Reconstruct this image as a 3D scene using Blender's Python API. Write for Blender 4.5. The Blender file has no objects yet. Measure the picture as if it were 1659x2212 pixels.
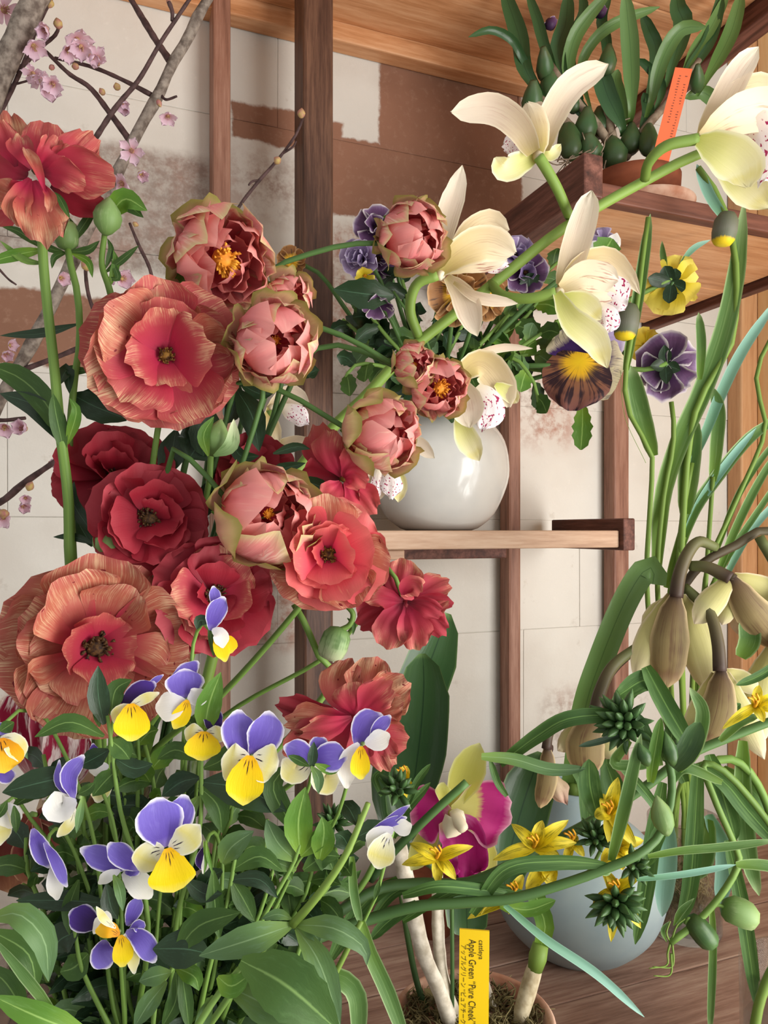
import bpy, math, random
from mathutils import Vector, Matrix, Quaternion, noise as mnoise
sc = bpy.context.scene
COL = sc.collection
R = random.Random(7)
# ---------------------------------------------------------------- camera, light, exposure
F, CX, HY, CZ = 1600.0, 829.5, 1145.0, 1.28
TZ = 0.75                                   # table top height
cam = bpy.data.cameras.new('camera'); camo = bpy.data.objects.new('camera', cam); COL.objects.link(camo)
camo.location = (0, 0, CZ); camo.rotation_euler = (math.pi/2, 0, 0)
cam.sensor_fit = 'VERTICAL'; cam.sensor_height = 36; cam.sensor_width = 27
cam.lens = 36*F/2212; cam.shift_y = (HY-1106)/2212; cam.clip_start = .02; cam.clip_end = 50
sc.camera = camo
wd = bpy.data.worlds.new('world'); sc.world = wd; wd.use_nodes = True
wd.node_tree.nodes['Background'].inputs[0].default_value = (1, .985, .96, 1)
wd.node_tree.nodes['Background'].inputs[1].default_value = .38
def area(name, loc, target, sx, sy, power, color):
    l = bpy.data.lights.new(name, 'AREA'); l.shape = 'RECTANGLE'; l.size = sx; l.size_y = sy
    l.energy = power; l.color = color
    o = bpy.data.objects.new(name, l); COL.objects.link(o); o.location = loc
    o.rotation_euler = (Vector(target)-Vector(loc)).to_track_quat('-Z', 'Y').to_euler()
area('window_daylight', (1.18, .02, 1.0), (-.1, .78, 1.25), 1.0, 1.5, 26, (1, .975, .94))
cy = sc.cycles; cy.adaptive_threshold = .05; cy.max_bounces = 4; cy.diffuse_bounces = 3; cy.glossy_bounces = 2; cy.transmission_bounces = 4; cy.transparent_max_bounces = 6; cy.caustics_reflective = cy.caustics_refractive = False
vs = sc.view_settings
vs.view_transform = 'Standard'; vs.look = 'None'; vs.exposure = 0.86; vs.gamma = 1; vs.use_curve_mapping = False
# ---------------------------------------------------------------- helpers
CAM = Vector((0, 0, CZ))
def P(px, py, d): return Vector(((px-CX)/F*d, d, CZ-(py-HY)/F*d))
def L(pts, D): return [P(p[0], p[1], D+(p[2]*.01 if len(p) > 2 else 0)) for p in pts]
def lin(c): return c/12.92 if c <= .04045 else ((c+.055)/1.055)**2.4
def H(h):
    h = h.lstrip('#'); return tuple(lin(int(h[i:i+2], 16)/255) for i in (0, 2, 4))+(1,)
TH = math.radians(21)
WD = Vector((math.cos(TH), math.sin(TH), 0)); ND = Vector((math.sin(TH), -math.cos(TH), 0)); WK = 1.129*math.cos(TH)
def W(w, n, z): return WD*w-ND*(WK-n)+Vector((0, 0, z))
def wallpt(px, py):                         # pixel -> (w, z) on the back wall
    t = (px-CX)/F; d = 1.129/(1-math.tan(TH)*t); p = P(px, py, d); return WD.dot(p), p.z
ORG = {}
def root(name, label, cat, at, group=None):
    o = bpy.data.objects.new(name, None); COL.objects.link(o); o.location = at; o.empty_display_size = .02
    o['label'] = label; o['category'] = cat
    if group: o['group'] = group
    ORG[o.name] = Vector(at); return o
def tag(o, label, cat, group=None):
    o['label'] = label; o['category'] = cat
    if group: o['group'] = group
    return o
def mesh(name, V, Fc, mat, uv=None, smooth=True):
    m = bpy.data.meshes.new(name); m.from_pydata([tuple(v) for v in V], [], Fc)
    if uv:
        l = m.uv_layers.new(name='UVMap')
        l.data.foreach_set('uv', [c for f in Fc for i in f for c in uv[i]])
    if smooth: m.polygons.foreach_set('use_smooth', [True]*len(m.polygons))
    if mat: m.materials.append(mat)
    return m
def link(name, m, parent=None, mw=None):
    o = bpy.data.objects.new(name, m); COL.objects.link(o)
    og = Vector((0, 0, 0))
    if parent is not None: o.parent = parent; og = ORG[parent.name]
    if mw is not None: o.matrix_local = Matrix.Translation(-og) @ mw
    ORG[o.name] = og
    return o
def mk(name, V, Fc, mat, parent=None, uv=None, smooth=True):
    if parent is not None: og = ORG[parent.name]; return link(name, mesh(name, [v-og for v in V], Fc, mat, uv, smooth), parent)
    b = min(V, key=lambda q: q.z); og = Vector((sum(v.x for v in V)/len(V), sum(v.y for v in V)/len(V), b.z))
    o = link(name, mesh(name, [v-og for v in V], Fc, mat, uv, smooth)); o.location = og; ORG[o.name] = og; return o
def spline(pts, n):
    if len(pts) == 2: return [pts[0].lerp(pts[1], i/n) for i in range(n+1)]
    q = [pts[0]*2-pts[1]]+pts+[pts[-1]*2-pts[-2]]
    ls = [0]
    for a, b in zip(pts, pts[1:]): ls.append(ls[-1]+max((b-a).length, 1e-6))
    out = []
    for i in range(n+1):
        s = ls[-1]*i/n; k = 0
        while k < len(pts)-2 and s > ls[k+1]: k += 1
        t = (s-ls[k])/(ls[k+1]-ls[k]); a, b, c, d = q[k:k+4]
        out.append(.5*((2*b)+(c-a)*t+(2*a-5*b+4*c-d)*t*t+(3*b-a-3*c+d)*t*t*t))
    return out
PROF = {
 'leaf': [(0, .16), (.12, .45), (.3, .88), (.48, 1), (.7, .82), (.88, .4), (1, .03)],
 'strap': [(0, .5), (.12, .78), (.35, .97), (.6, 1), (.8, .88), (.92, .58), (1, .05)],
 'paddle': [(0, .28), (.2, .72), (.5, 1), (.78, .93), (.93, .58), (1, .12)],
 'petal': [(0, .2), (.2, .5), (.45, .84), (.7, 1), (.87, .88), (.96, .6), (1, .25)],
 'fan': [(0, .14), (.15, .32), (.4, .68), (.7, .96), (.85, 1), (1, .86)],
 'round': [(0, .16), (.15, .5), (.38, .85), (.6, 1), (.8, .95), (.93, .74), (1, .5)],
 'tepal': [(0, .3), (.2, .66), (.45, .98), (.65, 1), (.84, .72), (.95, .35), (1, .04)],
 'star': [(0, .55), (.2, .9), (.4, 1), (.65, .8), (.85, .45), (1, .04)],
 'lip': [(0, .45), (.25, .8), (.5, .9), (.7, 1), (.88, .85), (1, .35)],
 'ribbon': [(0, .22), (.18, .45), (.4, .9), (.65, 1), (.85, .82), (.95, .5), (1, .08)],
 'disc': [(0, .55), (.12, .82), (.4, 1), (.7, .95), (.9, .68), (1, .4)],
 'band': [(0, 1), (1, 1)],
}
def pr(name, v):
    t = PROF[name]
    for (a, x), (b, y) in zip(t, t[1:]):
        if v <= b:
            s = (v-a)/(b-a); s = s*s*(3-2*s)*.5+s*.5; return x+(y-x)*s
    return t[-1][1]
def blade(name, parent, pts, D, w, mat, prof='leaf', roll=0, cup=.25, ruf=0, ser=0, nu=4, nv=9, seed=None, rk=3.0):
    """a leaf or petal along the midrib pts (pixel x, pixel y, depth offset in cm); w = full width in photo pixels"""
    c = spline(L(pts, D), nv); sd = R.random()*50 if seed is None else seed
    n = len(c); V = []; uv = []; Fc = []
    ln = sum((a-b).length for a, b in zip(c, c[1:])); pS = None
    for i in range(n):
        v = i/(n-1)
        T = (c[min(i+1, n-1)]-c[max(i-1, 0)]).normalized(); vw = (c[i]-CAM).normalized()
        S = T.cross(vw)
        if S.length < .05: S = pS.copy() if pS else Vector((1, 0, 0))
        S.normalize()
        if pS is not None and S.dot(pS) < 0: S = -S
        pS = S.copy(); N = S.cross(T).normalized()
        if N.dot(vw) > 0: N = -N
        r = roll if not isinstance(roll, (tuple, list)) else roll[0]+(roll[1]-roll[0])*v
        if r: q = Quaternion(T, math.radians(r)); S = q @ S; N = q @ N
        hw = w*.5/F*c[i].y*pr(prof, v)
        if ser: hw *= 1+ser*((v*nv*.5 % 1)-.5)
        for j in range(nu+1):
            u = j/nu*2-1
            off = cup*hw*(u*u-.3)
            rf = ruf*w*.5/F*c[i].y*v*(math.sin(rk*u*2+sd*3+v*4)+.6*math.sin(rk*3.1*v*abs(u)+sd+u*3)+.45*v*math.sin(rk*4.3*u+sd*11)) if ruf else 0
            ex = 1+(ruf*.5*math.sin(sd*7+v*9+u*2) if ruf else 0); rf2 = ruf*.22*ln*v**3*(math.sin(rk*2.6*u+sd*5)+.6*math.sin(rk*5.7*u+sd)) if ruf else 0
            V.append(c[i]+S*(u*hw*ex)+N*(off+rf)-T*(rf2+ln*v*u*u*{'petal': .07, 'round': .13, 'lip': .1, 'fan': .24, 'disc': .1}.get(prof, 0)))
            uv.append((j/nu, v))
    k = nu+1
    for i in range(n-1):
        for j in range(nu): Fc.append((i*k+j, i*k+j+1, (i+1)*k+j+1, (i+1)*k+j))
    return mk(name, V, Fc, mat, parent, uv)
def tubegeo(c, rad, sides=8):
    n = len(c); V = []; uv = []; Fc = []; X = None
    for i in range(n):
        T = (c[min(i+1, n-1)]-c[max(i-1, 0)]).normalized()
        if X is None: X = T.orthogonal().normalized()
        X = (X-T*X.dot(T)).normalized(); Y = T.cross(X); r = rad(i/(n-1))
        for j in range(sides):
            a = 2*math.pi*j/sides; V.append(c[i]+(X*math.cos(a)+Y*math.sin(a))*r); uv.append((j/sides, i/(n-1)))
    for i in range(n-1):
        for j in range(sides):
            k = (j+1) % sides; Fc.append((i*sides+j, i*sides+k, (i+1)*sides+k, (i+1)*sides+j))
    Fc.append(tuple(reversed(range(sides)))); Fc.append(tuple((n-1)*sides+j for j in range(sides)))
    return V, Fc, uv
def tube(name, parent, pts, D, r, mat, r2=None, n=None, sides=8, knob=0):
    """a stem along pixel points; r, r2 = radius in photo pixels at its start and end"""
    p = L(pts, D); n = n or max(4, 4*len(pts)); c = spline(p, n); r2 = r if r2 is None else r2
    dm = sum(q.y for q in p)/len(p)/F
    V, Fc, uv = tubegeo(c, lambda v: (r+(r2-r)*v)*dm*(1+knob*math.sin(v*n*1.7)*math.sin(v*37)), sides)
    return mk(name, V, Fc, mat, parent, uv)
BUD = [(0, .18), (.08, .5), (.25, .9), (.45, 1), (.65, .82), (.85, .42), (1, .05)]
BULB = [(0, .5), (.15, .85), (.4, 1), (.7, .72), (.9, .42), (1, .3)]
POD = [(0, .2), (.06, .65), (.25, .95), (.6, 1), (.85, .9), (.96, .7), (1, .3)]
def bud(name, parent, a, b, D, r, mat, prof=BUD, sides=10, ribs=0):
    p = L([a, b], D); c = [p[0].lerp(p[1], t) for t, _ in prof]; rr = r/F*p[0].y
    V, Fc, uv = tubegeo(c, lambda v: 1, sides); V2 = []
    for i, (t, s) in enumerate(prof):
        for j in range(sides):
            k = 1+(ribs if j % 2 else -ribs); V2.append(c[i]+(V[i*sides+j]-c[i])*(rr*s*k)); uv[i*sides+j] = (j/sides, t)
    return mk(name, V2, Fc, mat, parent, uv)
def lathe(name, parent, base, prof, mat, seg=48, flat=False):
    V = []; Fc = []; uv = []; n = len(prof)
    for i, (r, z) in enumerate(prof):
        for j in range(seg):
            a = 2*math.pi*j/seg; V.append(base+Vector((r*math.cos(a), r*math.sin(a), z))); uv.append((j/seg, i/(n-1)))
    for i in range(n-1):
        for j in range(seg):
            k = (j+1) % seg; Fc.append((i*seg+j, i*seg+k, (i+1)*seg+k, (i+1)*seg+j))
    if prof[0][0] > 1e-4: Fc.append(tuple(reversed(range(seg))))
    return mk(name, V, Fc, mat, parent, uv)
def wbox(name, parent, w0, w1, n0, n1, z0, z1, mat, bev=.002, jit=0):
    """a bevelled block in the wall's own frame (w along the wall, n out of it)"""
    import bmesh
    bm = bmesh.new(); bmesh.ops.create_cube(bm, size=1)
    for v in bm.verts:
        v.co = Vector((w0+(w1-w0)*(v.co.x+.5), n0+(n1-n0)*(v.co.y+.5), z0+(z1-z0)*(v.co.z+.5)))
        if jit: v.co += Vector((R.uniform(-jit, jit), 0, R.uniform(-jit, jit)))
    if bev: bmesh.ops.bevel(bm, geom=bm.edges[:], offset=bev, segments=2, profile=.5, affect='EDGES')
    me = bpy.data.meshes.new(name)
    # local frame: x = w, y = -n (so that it is right-handed), z = z
    for v in bm.verts: v.co.y = -v.co.y
    bmesh.ops.reverse_faces(bm, faces=bm.faces[:])
    bm.to_mesh(me); bm.free(); me.materials.append(mat)
    M = Matrix.Translation(-ND*WK) @ Matrix.Rotation(TH, 4, 'Z')
    return link(name, me, parent, M)
# ---------------------------------------------------------------- materials
class NT:
    def __init__(s, name):
        s.m = bpy.data.materials.new(name); s.m.use_nodes = True; s.t = s.m.node_tree; s.t.nodes.clear()
        s.out = s.n('ShaderNodeOutputMaterial')
    def n(s, ty, **kw):
        o = s.t.nodes.new(ty)
        for k, v in kw.items():
            if k.startswith('i_'):
                o.inputs[k[2:].replace('_', ' ')].default_value = v
            else: setattr(o, k, v)
        return o
    def l(s, a, b): s.t.links.new(a, b)
    def val(s, x, sock):
        if hasattr(x, 'is_linked') or hasattr(x, 'links'): s.l(x, sock)
        else: sock.default_value = x
    def math(s, op, a, b=0.0, c=None):
        o = s.n('ShaderNodeMath', operation=op); s.val(a, o.inputs[0]); s.val(b, o.inputs[1])
        if c is not None: s.val(c, o.inputs[2])
        return o.outputs[0]
    def ss(s, x, lo, hi, a=0.0, b=1.0):
        o = s.n('ShaderNodeMapRange', interpolation_type='SMOOTHSTEP'); s.val(x, o.inputs[0])
        for i, q in enumerate((lo, hi, a, b)): s.val(q, o.inputs[i+1])
        return o.outputs[0]
    def mix(s, f, a, b, mode='MIX'):
        o = s.n('ShaderNodeMix', data_type='RGBA', blend_type=mode); s.val(f, o.inputs[0]); s.val(a, o.inputs[6]); s.val(b, o.inputs[7])
        return o.outputs[2]
    def ramp(s, f, stops):
        o = s.n('ShaderNodeValToRGB'); s.l(f, o.inputs[0]); e = o.color_ramp.elements
        while len(e) < len(stops): e.new(.5)
        for k, (p, c) in enumerate(stops): e[k].position = p; e[k].color = H(c) if isinstance(c, str) else c
        return o.outputs[0]
    def comb(s, x, y, z=0.0):
        o = s.n('ShaderNodeCombineXYZ'); s.val(x, o.inputs[0]); s.val(y, o.inputs[1]); s.val(z, o.inputs[2]); return o.outputs[0]
    def noise(s, vec, scale=1, detail=3, rough=.55):
        o = s.n('ShaderNodeTexNoise'); s.l(vec, o.inputs['Vector']); o.inputs['Scale'].default_value = scale
        o.inputs['Detail'].default_value = detail; o.inputs['Roughness'].default_value = rough; return o.outputs[0]
    def finish(s, col, rough=.6, spec=.3, bump=None, bs=.2, bd=.001, transl=0, sheen=0, coat=0, metal=0):
        p = s.n('ShaderNodeBsdfPrincipled'); s.val(col, p.inputs['Base Color']); s.val(rough, p.inputs['Roughness'])
        p.inputs['Specular IOR Level'].default_value = spec; p.inputs['Coat Weight'].default_value = coat; p.inputs['Metallic'].default_value = metal
        if sheen: p.inputs['Sheen Weight'].default_value = sheen
        if bump is not None:
            b = s.n('ShaderNodeBump'); b.inputs['Strength'].default_value = bs; b.inputs['Distance'].default_value = bd
            s.l(bump, b.inputs['Height']); s.l(b.outputs[0], p.inputs['Normal'])
        sh = p.outputs[0]
        if transl:
            t = s.n('ShaderNodeBsdfTranslucent'); s.val(col, t.inputs[0]); mx = s.n('ShaderNodeMixShader'); mx.inputs[0].default_value = transl
            s.l(sh, mx.inputs[1]); s.l(t.outputs[0], mx.inputs[2]); sh = mx.outputs[0]
        s.l(sh, s.out.inputs[0]); return s.m
def tissue(name, stops, streak=None, edge=None, spots=None, lines=None, transl=.3, rough=.55, spec=.3, su=26, sv=2.2, mid=None, var=.14, bs=.25, wob=.12, coat=0, radial=False):
    """petal / leaf material driven by the blade's own UV: stops = colours from base to tip;
    streak = (colour, lo, hi, v0, v1, amount) fine streaks along the blade; edge = (colour, width, amount);
    spots = (colour, scale, threshold, v0); lines = (colour, freq, v0, v1) nectar lines; mid = (colour, half width)"""
    s = NT(name); uvn = s.n('ShaderNodeUVMap'); sp = s.n('ShaderNodeSeparateXYZ'); s.l(uvn.outputs[0], sp.inputs[0])
    u, v = sp.outputs[0], sp.outputs[1]; oi = s.n('ShaderNodeObjectInfo'); rnd = oi.outputs['Random']
    ro = s.math('MULTIPLY', rnd, 37.0)
    if radial:
        du = s.math('MULTIPLY', s.math('SUBTRACT', u, .5), .95); dv = s.math('SUBTRACT', v, .17); v = s.math('SQRT', s.math('ADD', s.math('MULTIPLY', du, du), s.math('MULTIPLY', dv, dv))); u = s.math('ADD', s.math('MULTIPLY', s.math('ARCTAN2', du, dv), .32), .5)
    fine = s.noise(s.comb(s.math('MULTIPLY', u, su), s.math('MULTIPLY', v, sv), ro), 1, 4, .65)
    big = s.noise(s.comb(s.math('MULTIPLY', u, 3.0), s.math('MULTIPLY', v, 3.0), ro), 1, 2)
    vv = s.math('ADD', v, s.math('MULTIPLY', s.math('SUBTRACT', s.math('ADD', fine, big), 1.0), wob))
    col = s.ramp(vv, stops)
    if streak:
        c, lo, hi, v0, v1, am = streak
        f = s.math('MULTIPLY', s.ss(s.math('ADD', s.math('MULTIPLY', fine, .6), s.math('MULTIPLY', big, .4)), lo, hi), s.ss(v, v0, v1, 0.0, am))
        col = s.mix(f, col, H(c))
    if mid:
        m = s.ss(s.math('ABSOLUTE', s.math('SUBTRACT', u, .5)), 0.0, mid[1], .8, 0.0); col = s.mix(m, col, H(mid[0]))
    e = s.math('MULTIPLY', s.math('ABSOLUTE', s.math('SUBTRACT', u, .5)), 2.0)
    if edge:
        c, wdt, am = edge
        em = s.math('MAXIMUM', s.ss(s.math('ADD', e, s.math('MULTIPLY', fine, .08)), 1.0-wdt, 1.04), s.ss(v, 1.0-wdt*.75, 1.0)); col = s.mix(s.math('MULTIPLY', em, am), col, H(c))
    if spots:
        c, scl, th, v0 = spots
        f = s.noise(s.comb(s.math('MULTIPLY', u, scl), s.math('MULTIPLY', v, scl*1.3), ro), 1, 1)
        col = s.mix(s.math('MULTIPLY', s.ss(f, th, th+.05), s.ss(v, v0, v0+.08)), col, H(c))
    if lines:
        c, fr, v0, v1 = lines
        ang = s.math('DIVIDE', s.math('SUBTRACT', u, .5), s.math('ADD', 1.0, 0.0))
        wv = s.math('ABSOLUTE', s.math('SINE', s.math('MULTIPLY', ang, fr)))
        f = s.math('MULTIPLY', s.ss(s.math('ADD', wv, s.math('MULTIPLY', fine, .3)), .62, .42), s.math('MULTIPLY', s.ss(v, v0, v0+.06), s.ss(s.math('ADD', v, s.math('MULTIPLY', e, .35)), v1, v1-.12)))
        col = s.mix(f, col, H(c))
    hs = s.n('ShaderNodeHueSaturation'); s.l(col, hs.inputs['Color']); s.l(s.math('ADD', 1-var*.5, s.math('MULTIPLY', rnd, var)), hs.inputs['Value'])
    return s.finish(hs.outputs[0], rough, spec, fine, bs, .0008, transl, coat=coat)
def plain(name, c, rough=.6, spec=.3, var=None, scale=40, bs=0, coat=0, transl=0):
    s = NT(name); tc = s.n('ShaderNodeTexCoord'); col = H(c); b = None
    nz = s.noise(tc.outputs['Object'], scale, 4)
    col = s.mix(s.ss(nz, .3, .7), H(c), H(var or c))
    return s.finish(col, rough, spec, nz if bs else None, bs, .001, transl, coat=coat)
def wood(name, a, b, c, axis='X', scale=14, rough=.5, ring=9, spec=.3):
    s = NT(name); tc = s.n('ShaderNodeTexCoord'); oi = s.n('ShaderNodeObjectInfo')
    mp = s.n('ShaderNodeMapping'); s.l(tc.outputs['Object'], mp.inputs[0])
    st = {'X': (.7, ring, ring), 'Y': (ring, .7, ring), 'Z': (ring, ring, .6)}[axis]
    mp.inputs['Scale'].default_value = st; s.l(s.comb(s.math('MULTIPLY', oi.outputs['Random'], 30.0), s.math('MULTIPLY', oi.outputs['Random'], 11.0), 0.0), mp.inputs['Location'])
    n1 = s.noise(mp.outputs[0], scale*.10, 2, .4); n2 = s.noise(mp.outputs[0], scale*1.4, 4, .7)
    gr = s.math('ABSOLUTE', s.math('SINE', s.math('MULTIPLY', n1, 26.0)))
    f = s.math('ADD', s.math('MULTIPLY', gr, .16), s.math('MULTIPLY', n2, .84))
    col = s.ramp(f, [(.2, a), (.48, b), (.8, c)])
    return s.finish(col, rough, spec, f, .25, .0012)
def glass(name, tint=(1, 1, 1, 1), rough=.02):
    s = NT(name); p = s.n('ShaderNodeBsdfPrincipled'); p.inputs['Base Color'].default_value = tint; p.inputs['Roughness'].default_value = rough
    p.inputs['Transmission Weight'].default_value = 1; p.inputs['IOR'].default_value = 1.28
    tr = s.n('ShaderNodeBsdfTransparent'); tr.inputs[0].default_value = (.97, .985, .98, 1); mx = s.n('ShaderNodeMixShader'); mx.inputs[0].default_value = .6
    s.l(p.outputs[0], mx.inputs[1]); s.l(tr.outputs[0], mx.inputs[2]); s.l(mx.outputs[0], s.out.inputs[0]); return s.m
M = {}
M['post'] = wood('dark_post_wood', '2a1a13', '50362a', '7a5844', 'Z', 16, .45)
M['post2'] = wood('red_post_wood', '5c3a2c', '8c6250', 'ac8470', 'Z', 14, .5)
M['shelf'] = wood('shelf_wood', 'a0683f', 'c88f62', 'e2b288', 'X', 12, .5)
M['rail'] = wood('shelf_rail_wood', '3a2018', '5e3628', '7c4c3a', 'X', 12, .55)
M['raily'] = wood('shelf_side_rail_wood', '2e1a14', '5a352a', '8a5a4c', 'Y', 12, .55)
M['plank'] = wood('pale_plank_wood', '94705a', 'b8967c', 'd0b49c', 'X', 12, .55)
M['table'] = wood('table_wood', '66483a', '967464', 'bca08c', 'X', 12, .5)
M['amber'] = wood('amber_panel_wood', 'deac72', 'eec48c', 'f4d4a6', 'Z', 10, .5, 5)
M['amber_post'] = wood('amber_post_wood', 'a0704a', 'c69468', 'd8ac80', 'Z', 10, .5)
M['terra'] = plain('terracotta', 'a87258', .85, .2, 'ccaa94', 30, .2)
M['terra_d'] = plain('dark_terracotta', '6a3826', .75, .2, '85492f', 25, .2)
M['whiteglaze'] = plain('white_vase_glaze', 'dcd9d2', .22, .5, 'cfcdc8', 12, 0, .3)
M['blueglaze'] = plain('blue_grey_glaze', '9cacac', .5, .4, '90a2a6', 18, .05)
M['blackin'] = plain('dark_vase_inside', '1c2224', .7)
M['glass'] = glass('clear_glass')
M['water'] = glass('water_in_vase', (.94, .97, .93, 1))
M['moss'] = plain('moss_bark_mix', '544832', .9, .1, '8a8058', 60, .8)
M['root'] = plain('dry_roots', '6a5848', .9, .1, '9a8a76', 80)
M['tag_y'] = plain('yellow_plastic_tag', 'f2cc18', .4, .4, 'eec40e', 5)
M['tag_o'] = plain('orange_plastic_tag', 'f0764a', .45, .4, 'e86a40', 5)
M['ink'] = plain('tag_ink', '3a3018', .7)
M['ink_o'] = plain('faded_tag_ink', '8a4a38', .7)
M['bark'] = plain('cherry_bark', '3e3029', .85, .2, '7a6c60', 90, .6)
M['barkg'] = plain('grey_cherry_bark', '5c5048', .85, .2, '988c80', 110, .6)
M['twig'] = plain('cherry_twig', '3a2826', .7, .3, '5a4240', 120, .3)
M['cane'] = plain('papery_cane', 'b8ae9a', .8, .2, 'e4dccb', 90, .4)
M['wax'] = plain('cane_sheath', '9a8a6a', .8, .2, 'c8bc9e', 90, .3)
# ---------------------------------------------------------------- wall
def wall_material():
    s = NT('painted_stone_wall'); tc = s.n('ShaderNodeTexCoord'); sp = s.n('ShaderNodeSeparateXYZ'); s.l(tc.outputs['Object'], sp.inputs[0])
    pos = tc.outputs['Object']
    n1 = s.noise(pos, 22, 5, .65); n2 = s.noise(pos, 5, 3); n3 = s.noise(pos, 70, 4, .7)
    jag = s.math('MULTIPLY', s.math('SUBTRACT', n1, .5), .022)
    w = s.math('ADD', sp.outputs[0], jag); z = s.math('ADD', sp.outputs[2], s.math('MULTIPLY', s.math('SUBTRACT', s.noise(pos, 31, 4, .6), .5), .022))
    def rect(x0, y0, x1, y1, soft=.003):
        (w0, z1), (w1, z0) = wallpt(x0, y0), wallpt(x1, y1)
        a = s.math('MULTIPLY', s.ss(w, w0-soft, w0+soft), s.ss(w, w1+soft, w1-soft))
        return s.math('MULTIPLY', a, s.math('MULTIPLY', s.ss(z, z0-soft, z0+soft), s.ss(z, z1+soft, z1-soft)))
    def union(*rs):
        o = rs[0]
        for r in rs[1:]: o = s.math('MAXIMUM', o, r)
        return o
    cream = s.mix(s.ss(n2, .35, .65), H('dcd8cf'), H('d2ccc2'))
    col = s.mix(s.ss(n3, .55, .75, 0.0, .35), cream, H('e4dfd6'))
    # faint hairline scuffs
    col = s.mix(s.ss(n1, .62, .7, 0.0, .25), col, H('a89a8a'))
    stain = union(rect(-90, 255, 452, 605, .01), rect(500, 330, 650, 470, .04), rect(720, 480, 830, 650, .01), rect(640, 620, 1130, 870, .03), rect(1080, 790, 1240, 960, .03), rect(440, 1180, 650, 1395, .02), rect(-60, 1380, 110, 1600, .04), rect(1180, 1500, 1340, 1590, .03))
    sf = s.math('MULTIPLY', stain, s.ss(s.math('ADD', s.math('MULTIPLY', n1, .6), s.math('MULTIPLY', n3, .4)), .42, .6, .12, .8))
    col = s.mix(sf, col, s.mix(s.ss(n2, .4, .6), H('8f7668'), H('a0644c')))
    sg = s.math('MULTIPLY', rect(-90, 250, 452, 605, .01), s.ss(n3, .35, .65, .45, .75)); col = s.mix(sg, col, H('8c8178'))
    brown = union(rect(500, 215, 740, 342), rect(820, 100, 1126, 620), rect(640, 275, 830, 480), rect(-80, 612, 440, 818), rect(640, 560, 720, 640))
    bcol = s.mix(s.ss(n2, .3, .7), H('94664e'), H('7d5540')); bcol = s.mix(s.ss(n3, .5, .8, 0.0, .5), bcol, H('b08a74'))
    col = s.mix(s.math('MULTIPLY', brown, .95), col, bcol)
    h = s.math('ADD', s.math('MULTIPLY', n1, .7), s.math('MULTIPLY', n3, .3))
    return s.finish(col, .85, .15, h, .5, .003)
MW = wall_material()
wall = wbox('wall_back', None, -.75, 1.32, -.14, -.0016, TZ-.12, CZ+1.1, MW, 0); wall['kind'] = 'structure'
ORG[wall.name] = Vector((0, 0, 0))
def wchild(name, *a, **k):                    # a piece of the wall, in the wall's own frame
    o = wbox(name, None, *a, **k); o.parent = wall; o.matrix_parent_inverse = Matrix.Identity(4); o.matrix_local = Matrix.Identity(4); return o
rows = [TZ-.1] + [wallpt(560, y)[1] for y in (1720, 1392, 1120, 838, 580, 268)] + [CZ+.72, CZ+1.08]
for i, (z0, z1) in enumerate(zip(rows, rows[1:])):
    x = -.74 - (.17 if i % 2 else 0)
    while x < 1.3:
        x1 = x+R.choice((.46, .52, .40)); a, b = max(x, -.74), min(x1, 1.3)
        if b-a > .05: wchild('stone_block', a+.0002, b-.0002, -.01, R.uniform(-.0008, .0008), z0+.0002, z1-.0002, MW, .0012, .0005)
        x = x1
# right-hand amber panel wall and its corner post
wr = wbox('wall_right', None, 1.135, 1.165, -.1, 1.0, TZ-.1, CZ+1.05, M['amber_post'], .001); wr['kind'] = 'structure'
def rchild(name, *a, **k):
    o = wbox(name, None, *a, **k); o.parent = wr; o.matrix_local = Matrix.Identity(4); return o
nb = .035
for k in range(8): rchild('panel_board', 1.122, 1.1355, nb+k*.118, nb+k*.118+.1165, TZ-.02, CZ+1.0, M['amber'], .0015)
tp = wbox('trim_1', None, 1.085, 1.134, .001, .034, TZ, CZ+1.0, M['amber_post'], .003); tp['kind'] = 'structure'
# ---------------------------------------------------------------- table of long boards
tb = root('wooden_table', 'brown wooden plank table carrying the blue-grey vase and flower pot', 'table', W(.1, .4, 0))
nn = [.0, .082, .176, .262, .35, .452, .54, .64, .74, .84]
for a, b in zip(nn, nn[1:]): wbox('plank', tb, -.72, 1.12, a+.0009, b-.0009, TZ-.032, TZ+R.uniform(-.0006, 0), M['table'], .0015)
wbox('apron', tb, -.70, 1.10, .03, .05, TZ-.12, TZ-.033, M['rail'])
wbox('apron', tb, -.70, 1.10, .79, .81, TZ-.12, TZ-.033, M['rail'])
for w_ in (-.66, 1.06):
    for n_ in (.03, .77): wbox('leg', tb, w_-.03, w_+.03, n_, n_+.05, .0, TZ-.033, M['post'])
# ---------------------------------------------------------------- shelf unit
su = root('display_shelf', 'dark brown wooden display shelf unit of posts, rails and planks against the stone wall', 'shelf', W(.1, .05, TZ))
def pw(px): return wallpt(px, 900)[0]
def post(name, x0, x1, n0, n1, m, z0=TZ, z1=CZ+.9):
    # x0, x1 = photo pixels of the front face's edges at front depth n1
    def ww(px):
        t = (px-CX)/F; a = Vector((t, 1, 0)); k = (WK-n1)/(-ND.dot(a)); return WD.dot(a*k)
    return wbox(name, su, ww(x0), ww(x1), n0, n1, z0, z1, m, .004)
post('post', 656, 721, .070, .122, M['post'])
post('post', 460, 499, .002, .040, M['post2'])
post('post', 1099, 1126, .004, .034, M['post2'], TZ, CZ+.3595)
post('post', 1327, 1360, .004, .034, M['post2'], TZ, CZ+.3595)
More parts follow.
